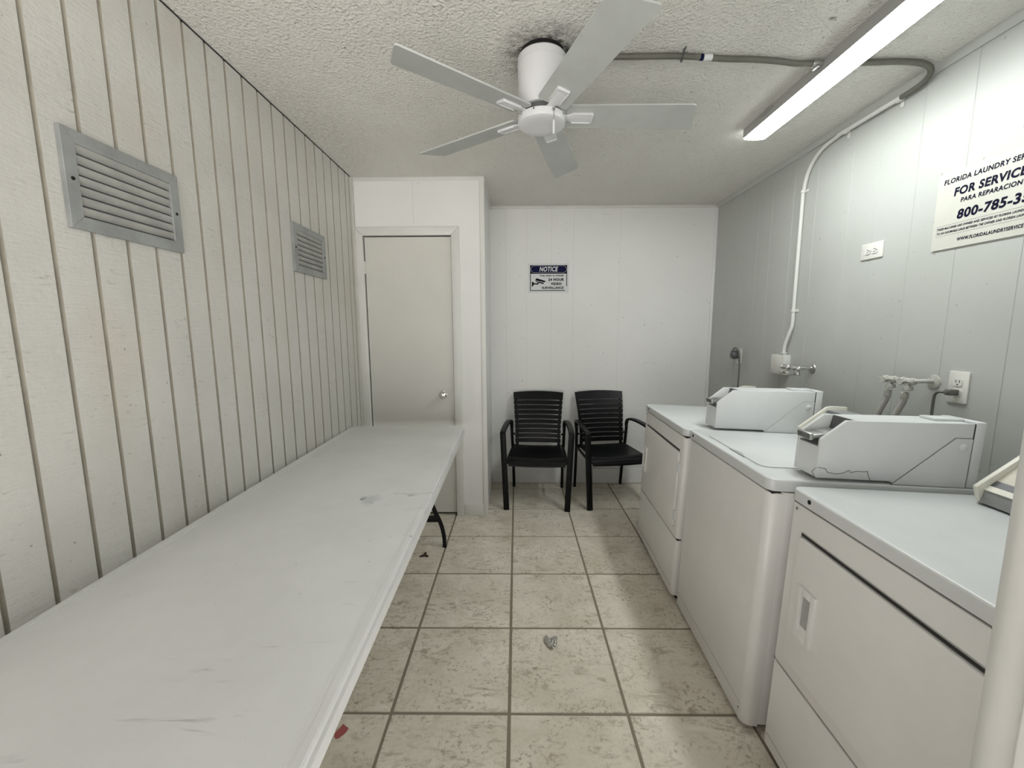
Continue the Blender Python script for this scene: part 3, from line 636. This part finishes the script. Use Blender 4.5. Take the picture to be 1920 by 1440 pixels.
for ya, nm in ((1.779, 'left'), (1.700, 'right')):
    h = thing('washer_hose', 'grey rubber hose hanging from the %s one of the two painted taps' % ('far' if nm == 'left' else 'near'), 'hose', (XR - 0.068, ya + 0.006, 1.13), (0, 0, 0), 'grey hoses on the painted taps')
    bm = BM(); tube(bm, smooth_path([(0, 0, -0.022), (-0.002, 0.004, -0.05), (-0.010, 0.018, -0.10), (-0.014, 0.030, -0.15), (-0.016, 0.036, -0.22), (-0.016, 0.036, -0.42)], 8), 0.0115, 14); obj('tube', bm, HOSE, h)
    bm = BM(); lathe(bm, [(0.0125, 0.0), (0.0135, 0.002), (0.0135, 0.026), (0.012, 0.028)], 14, (0, 0.001, -0.036)); obj('coupling', bm, PAINTPIPE, h)

# ------------------------------------------------------------------ wall vents
def vent(label, y0, y1, z0, z1, nslat):
    w = (y1 - y0) / 2; h = (z1 - z0) / 2
    t = thing('wall_vent', label, 'vent', (XL, (y0 + y1) / 2, (z0 + z1) / 2), (0, 0, 0), 'louvred vents in the plank wall')
    f = 0.033; bm = BM(); d0, d1 = 0.0, 0.013
    for a in range(4):      # mitred frame
        pts = [[(-w, -h), (w, -h), (w - f, -h + f), (-w + f, -h + f)], [(w, -h), (w, h), (w - f, h - f), (w - f, -h + f)],
               [(w, h), (-w, h), (-w + f, h - f), (w - f, h - f)], [(-w, h), (-w, -h), (-w + f, -h + f), (-w + f, h - f)]][a]
        prism(bm, pts, d0, d1, 'x', bev=0.0008, seg=1)
    obj('frame', bm, ALU, t)
    bm = BM(); box(bm, (-0.012, -w + 0.01, -h + 0.01), (0.0006, w - 0.01, h - 0.01)); o = obj('backing', bm, DGREY, t)
    ih = h - f; n = nslat
    for k in range(n):
        z = ih - (k + 0.5) * 2 * ih / n
        s = ih / n
        bm = BM(); prism(bm, [(0.0115, z + s * 0.90), (0.0098, z + s * 0.98), (0.0018, z - s * 0.40), (0.0026, z - s * 0.55), (0.0042, z - s * 0.45), (0.0115, z + s * 0.70)], -w + f - 0.002, w - f + 0.002, 'y')
        obj('louver', bm, ALUS, t)
    for s in (-1, 1):
        bm = BM(); lathe(bm, [(0.0048, 0), (0.0045, 0.0016), (0.002, 0.003)], 12, (d1, s * (w - 0.017), 0.0), AX['x']); obj('screw', bm, BLACKD, t)
vent('large dull metal louvred vent at upper left, nearer the camera', 1.053, 1.403, 1.648, 1.893, 7)
vent('smaller-looking dull metal louvred vent farther along the plank wall', 2.105, 2.449, 1.693, 1.935, 7)

# ------------------------------------------------------------------ folding table
tb = thing('folding_table', 'long white plastic folding table along the plank wall', 'table', (-0.718, 1.485, 0), (0, 0, R(1.0)))
tw, tl, tz = 0.384, 1.215, 0.745
bm = BM()
prism(bm, rrect(-tw, tw, -tl, tl, 0.045, 7), tz - 0.012, tz, 'z', bev=0.003)
def ring(bm, o, i, z0, z1):
    A = rrect(-tw + o, tw - o, -tl + o, tl - o, 0.045 - min(o, 0.03), 7); B = rrect(-tw + i, tw - i, -tl + i, tl - i, 0.045 - min(i, 0.03), 7); n = len(A); fs = []
    V = [[bm.verts.new((x, y, z)) for x, y in P] for P, z in ((A, z0), (A, z1), (B, z1), (B, z0))]
    for a in range(4):
        for k in range(n): fs.append(bm.faces.new((V[a][k], V[a][(k + 1) % n], V[(a + 1) % 4][(k + 1) % n], V[(a + 1) % 4][k])))
    bmesh.ops.recalc_face_normals(bm, faces=fs)
ring(bm, -0.004, 0.010, tz - 0.045, tz - 0.016); ring(bm, 0.004, 0.018, tz - 0.020, tz + 0.0025); ring(bm, 0.024, 0.030, tz - 0.003, tz + 0.0012)
obj('tabletop', bm, TABLE, tb, smooth=40)
bm = BM(); ring(bm, 0.0, 0.010, tz - 0.050, tz - 0.045); o = obj('underside_rim', bm, BLACKM, tb)
for yy in (0.985, -0.985):
    for s in (1, -1):
        bm = BM(); tube(bm, smooth_path([(s * 0.09, yy, tz - 0.03), (s * 0.12, yy, 0.56), (s * 0.155, yy, 0.40), (s * 0.20, yy, 0.265), (s * 0.245, yy, 0.155), (s * 0.263, yy, 0.07), (s * 0.266, yy, 0.0)], 6), 0.0135, 12); obj('leg', bm, BLACKM, tb)
    bm = BM(); box(bm, (-0.235, yy - 0.012, 0.172), (0.235, yy + 0.012, 0.212), 0.006); obj('crossbar', bm, BLACKM, tb)
    bm = BM(); tube(bm, [(0, yy, 0.20), (0, yy * 0.45, tz - 0.03)], 0.010, 10); obj('brace', bm, BLACKM, tb)

# ------------------------------------------------------------------ chairs
def make_chair(label):
    t = thing('stacking_chair', label, 'chair', (0, 0, 0), (0, 0, 0), 'black slatted armchairs at the back wall')
    bar = [(-0.021, -0.011), (0.021, -0.011), (0.021, 0.011), (-0.021, 0.011)]
    rc = rrect(-0.022, 0.022, -0.012, 0.012, 0.005, 2)
    for s in (-1, 1):
        bm = BM(); sweep(bm, [(s * 0.236, -0.245, 0), (s * 0.262, -0.232, 0.605)], rc, up=(0, 1, 0)); obj('front_leg', bm, BLACK, t)
        bm = BM(); tube(bm, smooth_path([(s * 0.214, 0.245, 0), (s * 0.216, 0.215, 0.22), (s * 0.222, 0.185, 0.42), (s * 0.226, 0.172, 0.56)], 6), 0.0125, 12); obj('rear_leg', bm, BLACK, t)
        bm = BM(); sweep(bm, smooth_path([(s * 0.262, -0.240, 0.600), (s * 0.262, -0.225, 0.612), (s * 0.258, -0.13, 0.628), (s * 0.250, 0.0, 0.636), (s * 0.240, 0.10, 0.633), (s * 0.232, 0.155, 0.618), (s * 0.227, 0.176, 0.585), (s * 0.226, 0.176, 0.54)], 5), rrect(-0.022, 0.022, -0.009, 0.009, 0.006, 3), up=(0, 0, 1), taper=lambda k: 1.0 if k < 0.6 else 1.0 - 0.45 * (k - 0.6) / 0.4); obj('armrest', bm, BLACK, t)
    bm = BM()
    tube(bm, [(-0.252, -0.222, 0.375), (0.252, -0.222, 0.375)], 0.014, 12); tube(bm, [(-0.218, 0.188, 0.385), (0.218, 0.188, 0.385)], 0.011, 12)
    for s in (-1, 1): tube(bm, [(s * 0.236, -0.23, 0.375), (s * 0.218, 0.19, 0.385)], 0.011, 12)
    obj('seat_frame', bm, BLACK, t)
    bm = BM(); nx, ny = 14, 14; V = []
    for lay in (0, 1):
        G = []
        for j in range(ny + 1):
            v = j / ny; y = -0.245 + v * 0.42; row = []
            for i in range(nx + 1):
                u = i / nx * 2 - 1; x = u * (0.220 - 0.018 * v)
                z = 0.412 - 0.016 * (1 - u * u) * (0.35 + 0.65 * math.sin(math.pi * min(1, v * 1.1))) - 0.045 * max(0, 0.14 - v) / 0.14 * max(0, 0.14 - v) / 0.14 - 0.004 * max(0, v - 0.8) / 0.2
                row.append(bm.verts.new((x, y, z - 0.016 * lay)))
            G.append(row)
        V.append(G)
    fs = []
    for j in range(ny):
        for i in range(nx):
            fs.append(bm.faces.new((V[0][j][i], V[0][j][i + 1], V[0][j + 1][i + 1], V[0][j + 1][i]))); fs.append(bm.faces.new((V[1][j][i], V[1][j + 1][i], V[1][j + 1][i + 1], V[1][j][i + 1])))
    for j in range(ny):
        for i in (0, nx): fs.append(bm.faces.new((V[0][j][i], V[0][j + 1][i], V[1][j + 1][i], V[1][j][i])))
    for i in range(nx):
        for j in (0, ny): fs.append(bm.faces.new((V[0][j][i], V[0][j][i + 1], V[1][j][i + 1], V[1][j][i])))
    bmesh.ops.recalc_face_normals(bm, faces=fs)
    obj('seat', bm, BLACK, t, smooth=60)
    # backrest: ten concave slats on two stiles
    def yb(z): k = (z - 0.40) / 0.45; return 0.165 + 0.02 * k + 0.085 * k * k
    def hw(z): k = (z - 0.40) / 0.45; return 0.196 + 0.022 * max(0, k - 0.35) / 0.65
    bm = BM()
    zs = [0.430 + 0.0400 * k for k in range(10)]
    for k, z in enumerate(zs):
        top = 0.852 if k == 9 else z + 0.0325
        rows = []
        for lay in (0, 1):
            for zz in (z, top):
                rows.append([bm.verts.new((u * hw(zz), yb(zz) + 0.022 * (1 - u * u) + 0.006 * lay, zz + (0.010 * (1 - u * u) if zz == 0.852 else 0) - (0.004 * (1 - u * u) if k == 0 and zz == z else 0))) for u in [i / 6 - 1 for i in range(13)]])
        a, b2, c, d = rows; fs = []
        for i in range(12):
            for p, r2 in ((a, b2), (b2, d), (d, c), (c, a)): fs.append(bm.faces.new((p[i], p[i + 1], r2[i + 1], r2[i])))
        fs.append(bm.faces.new((a[0], b2[0], d[0], c[0]))); fs.append(bm.faces.new((a[-1], b2[-1], d[-1], c[-1])))
        bmesh.ops.recalc_face_normals(bm, faces=fs)
    for s in (-1, 1):
        sweep(bm, [(s * (hw(z) - 0.017), yb(z) + 0.016, z) for z in [0.385 + 0.0465 * k for k in range(11)]], [(-0.011, -0.008), (0.011, -0.008), (0.011, 0.008), (-0.011, 0.008)], up=(0, 1, 0))
        sweep(bm, [(s * 0.2, yb(0.5) + 0.012, 0.50), (s * 0.226, 0.180, 0.50)], circ(0.009, 8))
        sweep(bm, [(s * 0.190, 0.180, 0.402), (s * 0.22, 0.19, 0.39)], circ(0.009, 8))
    obj('backrest', bm, BLACK, t, smooth=50)
    return t
c1 = make_chair('black slatted plastic armchair next to the closet corner')
c2 = duplicate(c1); c2['label'] = 'black slatted plastic armchair partly hidden by the far dryer'
c1.location = (0.170, 3.262, 0); c1.rotation_euler = (0, 0, R(-4.0))
c2.location = (0.765, 3.300, 0); c2.rotation_euler = (0, 0, R(8.5))

# ------------------------------------------------------------------ laundry machines
YAW, LEAN = R(-2.2), R(2.2)
D = 0.66
def cabinet_body(t, w, h, front_in, name='cabinet', mat=ENAMEL2):
    bm = BM(); prism(bm, rrect(front_in, D, -w / 2, w / 2, 0.022, 5, (0, 0, 1, 1)), 0.0, h, 'z'); return obj(name, bm, mat, t)
def top_panel(t, w, z0, z1, dz=0.0):
    bm = BM(); vs = prism(bm, rrect(-0.008, D, -w / 2 - 0.003, w / 2 + 0.003, 0.030, 6, (0, 0, 1, 1)), z0, z1, 'z', bev=0.006, seg=3); return obj('top_panel', bm, ENAMEL, t)
def meter(t, w, zt, cracked):
    y0 = -w / 2 + 0.001; y1 = y0 + 0.112; c = 0.012; z = zt
    prof = [(0.135, z + 0.010), (0.135, z + 0.135), (0.207, z + 0.198), (0.585, z + 0.205), (0.585, z + 0.001), (0.37, z + 0.001), (0.365, z + 0.010)]
    bm = BM()
    for a, b in ((y0, y0 + c), (y1 - c, y1)): prism(bm, prof, a, b, 'y', bev=0.003)
    core = [(0.1365, z + 0.0115), (0.1365, z + 0.110), (0.150, z + 0.110), (0.225, z + 0.125), (0.238, z + 0.1985), (0.583, z + 0.2035), (0.583, z + 0.002), (0.37, z + 0.002), (0.366, z + 0.0115)]
    prism(bm, core, y0 + c - 0.001, y1 - c + 0.001, 'y')
    o = obj('coin_box', bm, [ENAMEL], t); o['label'] = ('white coin meter box with a jagged crack low on its side' if cracked else 'white coin meter box with a sloped front slot')
    if cracked:
        bm = BM(); pts = [(0.137, 0.045), (0.160, 0.042), (0.168, 0.030), (0.195, 0.014 + 0.012), (0.215, 0.030), (0.232, 0.040), (0.238, 0.033), (0.255, 0.038), (0.282, 0.038), (0.288, 0.040), (0.292, 0.026), (0.300, 0.012)]
        for (a, b) in zip(pts, pts[1:]):
            tube(bm, [(a[0], y0 - 0.0002, z + a[1]), (b[0], y0 - 0.0002, z + b[1])], 0.0009, 5)
        tube(bm, [(0.1347, y0 + 0.002, z + 0.043), (0.1347, y0 + 0.016, z + 0.032), (0.1347, y0 + 0.022, z + 0.022), (0.1347, y0 + 0.004, z + 0.012)], 0.0007, 5)
        obj('crack', bm, CRACK, o)
    # coin slide in the sloped opening
    bm = BM()
    box(bm, (0.1375, y0 + c, z + 0.1105), (0.150, y1 - c, z + 0.113), mi=1)  # dark liner puts the shade inside the opening into colour
    prism(bm, [(0.150, z + 0.1105), (0.150, z + 0.113), (0.2245, z + 0.128), (0.2245, z + 0.1255)], y0 + c, y1 - c, 'y', mi=1)
    prism(bm, [(0.2225, z + 0.126), (0.2250, z + 0.126), (0.2372, z + 0.197), (0.2345, z + 0.197)], y0 + c, y1 - c, 'y', mi=1)
    ym = (y0 + y1) / 2 + 0.006
    rot = Matrix.Rotation(R(-9), 3, 'Y')
    vs = box(bm, (-0.03, -0.030, -0.006), (0.070, 0.030, 0.006), 0.002); xf(bm, vs, (0.155, ym, z + 0.139), rot)
    vs = box(bm, (-0.034, -0.033, -0.010), (-0.022, 0.033, 0.012), 0.003); xf(bm, vs, (0.155, ym, z + 0.139), rot)
    for k in range(5):
        vs = box(bm, (-0.0352, -0.026 + 0.0115 * k, -0.007), (-0.0338, -0.019 + 0.0115 * k, 0.009), mi=1); xf(bm, vs, (0.155, ym, z + 0.139), rot)
        vs = box(bm, (-0.020, -0.026 + 0.0115 * k, 0.0058), (0.020, -0.022 + 0.0115 * k, 0.0064), mi=1); xf(bm, vs, (0.155, ym, z + 0.139), rot)
    s = obj('coin_slide', bm, [STEEL, DGREY], o); s['label'] = 'metal coin slide'
    bm = BM(); prism(bm, [(0.367, z + 0.002), (0.535, z + 0.156), (0.584, z + 0.156), (0.584, z + 0.002)], y0 - 0.0016, y0 + 0.002, 'y', ); obj('access_door', bm, ENAMEL, o, smooth=0)
    bm = BM()
    prs = [((0.3645, 0.0), (0.5335, 0.1575)), ((0.5335, 0.1575), (0.584, 0.1575))]
    for (a, b) in prs: tube(bm, [(a[0], y0 - 0.0002, z + a[1] + 0.001), (b[0], y0 - 0.0002, z + b[1] + 0.001)], 0.0009, 5)
    obj('door_seam', bm, RECESS if not cracked else CRACK, o)
    bm = BM(); lathe(bm, [(0.0125, 0), (0.0125, 0.003), (0.009, 0.006), (0.003, 0.007)], 20, (0.558, y0 - 0.001, z + 0.130), AX['-y']); obj('lock', bm, ENAMEL, o)
    bm = BM(); box(bm, (0.588, y0 - 0.002, z + 0.001), (0.618, y1 + 0.004, z + 0.210), 0.004); obj('back_plate', bm, ENAMEL, o)
    bm = BM(); box(bm, (0.5845, y0 + 0.001, z + 0.004), (0.5885, y1 - 0.001, z + 0.2035), 0.0); obj('rear_gap_shade', bm, GAPSHADE, o, smooth=0)  # dark filler painted as the shade in front of the back plate
    bm = BM(); box(bm, (0.500, y0 + 0.038, z + 0.202), (0.592, y1 - 0.020, z + 0.2115), 0.003); obj('top_catch', bm, ENAMEL, o)
    return o
def console(t, y0, y1, zt, face, band, cap):
    z = zt
    pr = [(0.462, z + 0.006), (0.470, z + 0.042), (0.565, z + 0.132), (0.580, z + 0.136), (0.640, z + 0.136), (0.645, z + 0.001), (0.480, z + 0.001)]
    bm = BM(); prism(bm, pr, y0 + 0.012, y1 - 0.012, 'y', bev=0.002); o = obj('control_console', bm, band, t)
    up = [(0.449, z + 0.050), (0.560, z + 0.146), (0.582, z + 0.151), (0.650, z + 0.150), (0.650, z + 0.0), (0.472, z + 0.0), (0.462, z + 0.010), (0.454, z + 0.034)]
    for a, b in ((y0, y0 + 0.013), (y1 - 0.013, y1)):
        bm = BM(); prism(bm, up, a, b, 'y', bev=0.003); obj('end_cap', bm, cap, o)
    def slab(k0, k1, mat, nm, hgt=0.0012):
        a = Vector((0.470, 0, z + 0.042)); b = Vector((0.565, 0, z + 0.132)); n = Vector((-(b.z - a.z), 0, b.x - a.x)).normalized() * hgt
        p = a.lerp(b, k0); r = a.lerp(b, k1)
        bm = BM(); prism(bm, [(p.x, p.z), (r.x, r.z), ((r + n).x, (r + n).z), ((p + n).x, (p + n).z)], y0 + 0.013, y1 - 0.013, 'y'); obj(nm, bm, mat, o)
    slab(0.0, 0.13, cap if cap is CREAM else STEEL, 'front_lip', 0.003); slab(0.13, 0.30, DGREY if cap is CREAM else MGREY, 'band'); slab(0.30, 0.88, face, 'panel_face'); slab(0.88, 1.0, DGREY, 'band')
    return o
def handle(par, y, z0, z1, x):
    bm = BM(); d = 0.008
    for a, b in (((y - 0.034, z0), (y - 0.018, z1)), ((y + 0.018, z0), (y + 0.034, z1)), ((y - 0.018, z0), (y + 0.018, z0 + 0.022)), ((y - 0.018, z1 - 0.022), (y + 0.018, z1))):
        box(bm, (x - d, a[0], a[1]), (x + 0.002, b[0], b[1]), 0.0018)
    box(bm, (x - 0.001, y - 0.019, z0 + 0.02), (x + 0.001, y + 0.019, z1 - 0.02), mi=1)
    prism(bm, [(x - 0.0075, z0 + 0.022), (x - 0.0005, z0 + 0.022), (x - 0.0005, z0 + 0.042)], y - 0.018, y + 0.018, 'y', mi=0)
    return obj('handle', bm, [ENAMEL2, RECESS], par)
def dryer(label, loc, w, hy, full):
    t = thing('dryer', label, 'dryer', loc, (0, 0, 0))
    t.rotation_euler = (Matrix.Rotation(YAW, 3, 'Z') @ Matrix.Rotation(LEAN, 3, 'Y')).to_euler()
    cabinet_body(t, w, 0.835, 0.022)
    bm = BM(); prism(bm, rrect(0.0, 0.05, -w / 2, w / 2, 0.018, 5, (0, 0, 1, 1)), 0.004, 0.302, 'z', bev=-0.003)
    lp = obj('lower_panel', bm, ENAMEL2, t)
    bm = BM(); box(bm, (-0.0012, -w / 2 + 0.02, 0.0440), (0.001, w / 2 - 0.02, 0.0452)); obj('panel_crease', bm, RECESS, lp)
    bm = BM(); box(bm, (0.006, -w / 2 + 0.002, 0.300), (0.024, w / 2 - 0.002, 0.311)); obj('panel_seam', bm, GAPSHADE, t, smooth=0)  # dark strip paints the shade in the gap between front panels
    bm = BM(); box(bm, (0.006, -w / 2 + 0.002, 0.830), (0.024, w / 2 - 0.002, 0.841)); obj('top_gap_shade', bm, GAPSHADE, t, smooth=0)  # dark strip paints the shade under the top panel
    bm = BM(); prism(bm, rrect(0.0, 0.05, -w / 2, w / 2, 0.018, 5, (0, 0, 1, 1)), 0.309, 0.832, 'z', bev=-0.003); obj('front_panel', bm, ENAMEL2, t)
    bm = BM(); prism(bm, rrect(-w / 2 + 0.042, w / 2 - 0.055, 0.352, 0.748, 0.022, 6, (1, 1, 1, 1)), -0.010, 0.006, 'x', bev=0.004, seg=3)
    dr = obj('door', bm, ENAMEL2, t)
    bm = BM(); box(bm, (-0.002, -w / 2 + 0.05, 0.747), (0.006, w / 2 - 0.062, 0.760), 0.0); prism(bm, rrect(-w / 2 + 0.039, w / 2 - 0.052, 0.349, 0.751, 0.025, 6), -0.0008, 0.004, 'x'); obj('door_gap', bm, RECESS, dr)
    bm = BM(); box(bm, (-0.0035, -w / 2 + 0.052, 0.7495), (0.004, w / 2 - 0.062, 0.758), 0.002); obj('door_top_shade', bm, GAPSHADE, dr)  # dark bar painted as the shaded gap over the door
    handle(dr, hy, 0.462, 0.618, -0.010)
    for z in (0.42, 0.67):
        bm = BM(); box(bm, (-0.010, -w / 2 + 0.030, z - 0.026), (0.002, -w / 2 + 0.044, z + 0.026), 0.002); cyl(bm, (-0.008, -w / 2 + 0.042, z - 0.024), 0.004, 0.048, 'z', 10); obj('hinge', bm, ENAMEL, dr)
    top_panel(t, w, 0.839, 0.877)
    bm = BM(); cyl(bm, (-0.0075, w / 2 - 0.085, 0.861), 0.0065, 0.002, '-x', 14); obj('badge_hole', bm, BLACKD, t)
    bm = BM(); cyl(bm, (0.0, w / 2 - 0.028, 0.818), 0.005, 0.003, '-x', 12); obj('screw', bm, STEEL, t)
    for s in (-1, 1): 
        bm = BM(); cyl(bm, (0.05, s * (w / 2 - 0.05), -0.036), 0.016, 0.037, 'z', 12); obj('foot', bm, BLACKM, t)
        bm = BM(); cyl(bm, (D - 0.05, s * (w / 2 - 0.05), -0.012), 0.016, 0.013, 'z', 12); obj('foot', bm, BLACKM, t)
    return t
far = dryer('white front-door dryer farthest back beside the chairs', (0.800, 2.278, 0.034), 0.686, 0.250, True)
meter(far, 0.686, 0.877, False); console(far, -0.20, 0.30, 0.877, GREYP, MGREY, CREAM)
near = dryer('white front-door dryer nearest the camera with a recessed handle', (0.800, 0.858, 0.034), 0.690, 0.212, True)
meter(near, 0.690, 0.877, False); console(near, -0.20, 0.285, 0.877, BEIGEP, MGREY, CREAM)

ws = thing('washing_machine', 'white top-loading washing machine standing between the two dryers', 'washing machine', (0.790, 1.588, 0.034))
ws.rotation_euler = far.rotation_euler
w = 0.668
cabinet_body(ws, w, 0.835, 0.035)
bm = BM(); prism(bm, rrect(0.0, 0.052, -w / 2, w / 2, 0.030, 7, (0, 0, 1, 1)), -0.010, 0.832, 'z', bev=-0.003); fp = obj('front_panel', bm, ENAMEL2, ws)
bm = BM(); box(bm, (-0.0008, -w / 2 + 0.028, 0.0505), (0.001, w / 2 - 0.028, 0.0517)); obj('panel_crease', bm, RECESS, fp)
bm = BM(); box(bm, (0.008, -w / 2 + 0.004, 0.830), (0.036, w / 2 - 0.004, 0.841)); obj('top_gap_shade', bm, GAPSHADE, ws, smooth=0)  # dark strip paints the shade below the washer's top
bm = BM(); box(bm, (0.0525, -w / 2 + 0.001, -0.006), (0.056, w / 2 - 0.001, 0.832)); obj('panel_seam', bm, GAPSHADE, ws, smooth=0)  # dark filler paints the shade between front panel and cabinet
for s in (-1, 1):
    bm = BM(); cyl(bm, (0.001, s * (w / 2 - 0.035), 0.028), 0.004, 0.002, '-x', 10); obj('screw', bm, MGREY, ws)
top_panel(ws, w, 0.839, 0.880)
bm = BM(); pts = rrect(0.034, 0.452, -w / 2 + 0.118, w / 2 - 0.105, 0.03, 6)
prism(bm, pts, 0.8798, 0.8835, 'z', bev=0.0015); lid = obj('lid', bm, ENAMEL, ws)
bm = BM()
A = rrect(0.031, 0.455, -w / 2 + 0.115, w / 2 - 0.102, 0.033, 6); B = rrect(0.034, 0.452, -w / 2 + 0.118, w / 2 - 0.105, 0.03, 6)
va = [bm.verts.new((x, y, 0.8806)) for x, y in A]; vb = [bm.verts.new((x, y, 0.8806)) for x, y in B]
for k in range(len(A)): bm.faces.new((va[k], va[(k + 1) % len(A)], vb[(k + 1) % len(A)], vb[k]))
obj('lid_gap', bm, LIDGAP, lid)
bm = BM(); pts = [(0.0275, 0.005)] + [(0.0275 + 0.017 * math.sin(math.pi * k / 10), 0.005 - 0.115 * k / 10) for k in range(1, 10)] + [(0.0275, -0.110)]
prism(bm, pts, 0.8802, 0.8840, 'z'); obj('finger_notch', bm, RECESS, lid)
bm = BM(); box(bm, (0.448, w / 2 - 0.13, 0.880), (0.462, w / 2 - 0.105, 0.888), 0.002); obj('lid_hinge', bm, DGREY, lid)
bm = BM(); cyl(bm, (-0.0075, w / 2 - 0.055, 0.861), 0.0065, 0.002, '-x', 14); obj('badge_hole', bm, BLACKD, ws)
for s in (-1, 1):
    bm = BM(); cyl(bm, (0.08, s * (w / 2 - 0.06), -0.036), 0.016, 0.037, 'z', 12); obj('foot', bm, BLACKM, ws)
    bm = BM(); cyl(bm, (D - 0.05, s * (w / 2 - 0.06), -0.012), 0.016, 0.013, 'z', 12); obj('foot', bm, BLACKM, ws)
meter(ws, w, 0.880, True); console(ws, -w / 2 + 0.13, w / 2 - 0.068, 0.880, GREYP, MGREY, CREAM)

# ------------------------------------------------------------------ litter on the floor
bm = BM()
for (dx, dy, a, sx, sy) in ((-0.013, 0.0, 20, 0.012, 0.030), (0.010, -0.004, -15, 0.014, 0.034)):
    vs = bmesh.ops.create_icosphere(bm, subdivisions=3, radius=1.0)['verts']
    for v in vs:
        k = 1 + 0.35 * math.sin(v.co.x * 7 + v.co.y * 9) * math.sin(v.co.z * 8 + v.co.y * 5 + dx * 90)
        v.co = Vector((v.co.x * sx * k, v.co.y * sy * k, v.co.z * 0.008 * k))
    xf(bm, vs, (dx, dy, 0.0085), Matrix.Rotation(R(a), 3, 'Z'))
o = obj('foil_wrapper', bm, FOIL, None, (0.150, 1.655, 0.0015), smooth=0); tag(o, 'crumpled silver foil wrapper on the tiles in mid floor', 'wrapper')
bm = BM()
for a in (90, 215, 330):
    vs = prism(bm, [(0.0, -0.006), (0.02, -0.009), (0.034, 0.0), (0.02, 0.009), (0.0, 0.006)], 0.0, 0.004, 'z')
    for v in vs: v.co.z += 0.10 * v.co.x
    xf(bm, vs, None, Matrix.Rotation(R(a), 3, 'Z'))
o = obj('dry_leaf', bm, LEAF, None, (-0.577, 2.368, 0.0005)); tag(o, 'small dark dry leaf on the tile beside the table leg', 'leaf')
bm = BM(); pts = [(0.018 * math.cos(a) * (1 + 0.3 * math.sin(2 * a)), 0.024 * math.sin(a) * (1 + 0.2 * math.cos(3 * a))) for a in [2 * math.pi * k / 16 for k in range(16)]]
prism(bm, pts, 0.0, 0.0012, 'z'); o = obj('petal', bm, PETAL, None, (-0.615, 1.245, 0.0003)); tag(o, 'faded pink petal on the floor under the table edge', 'petal')
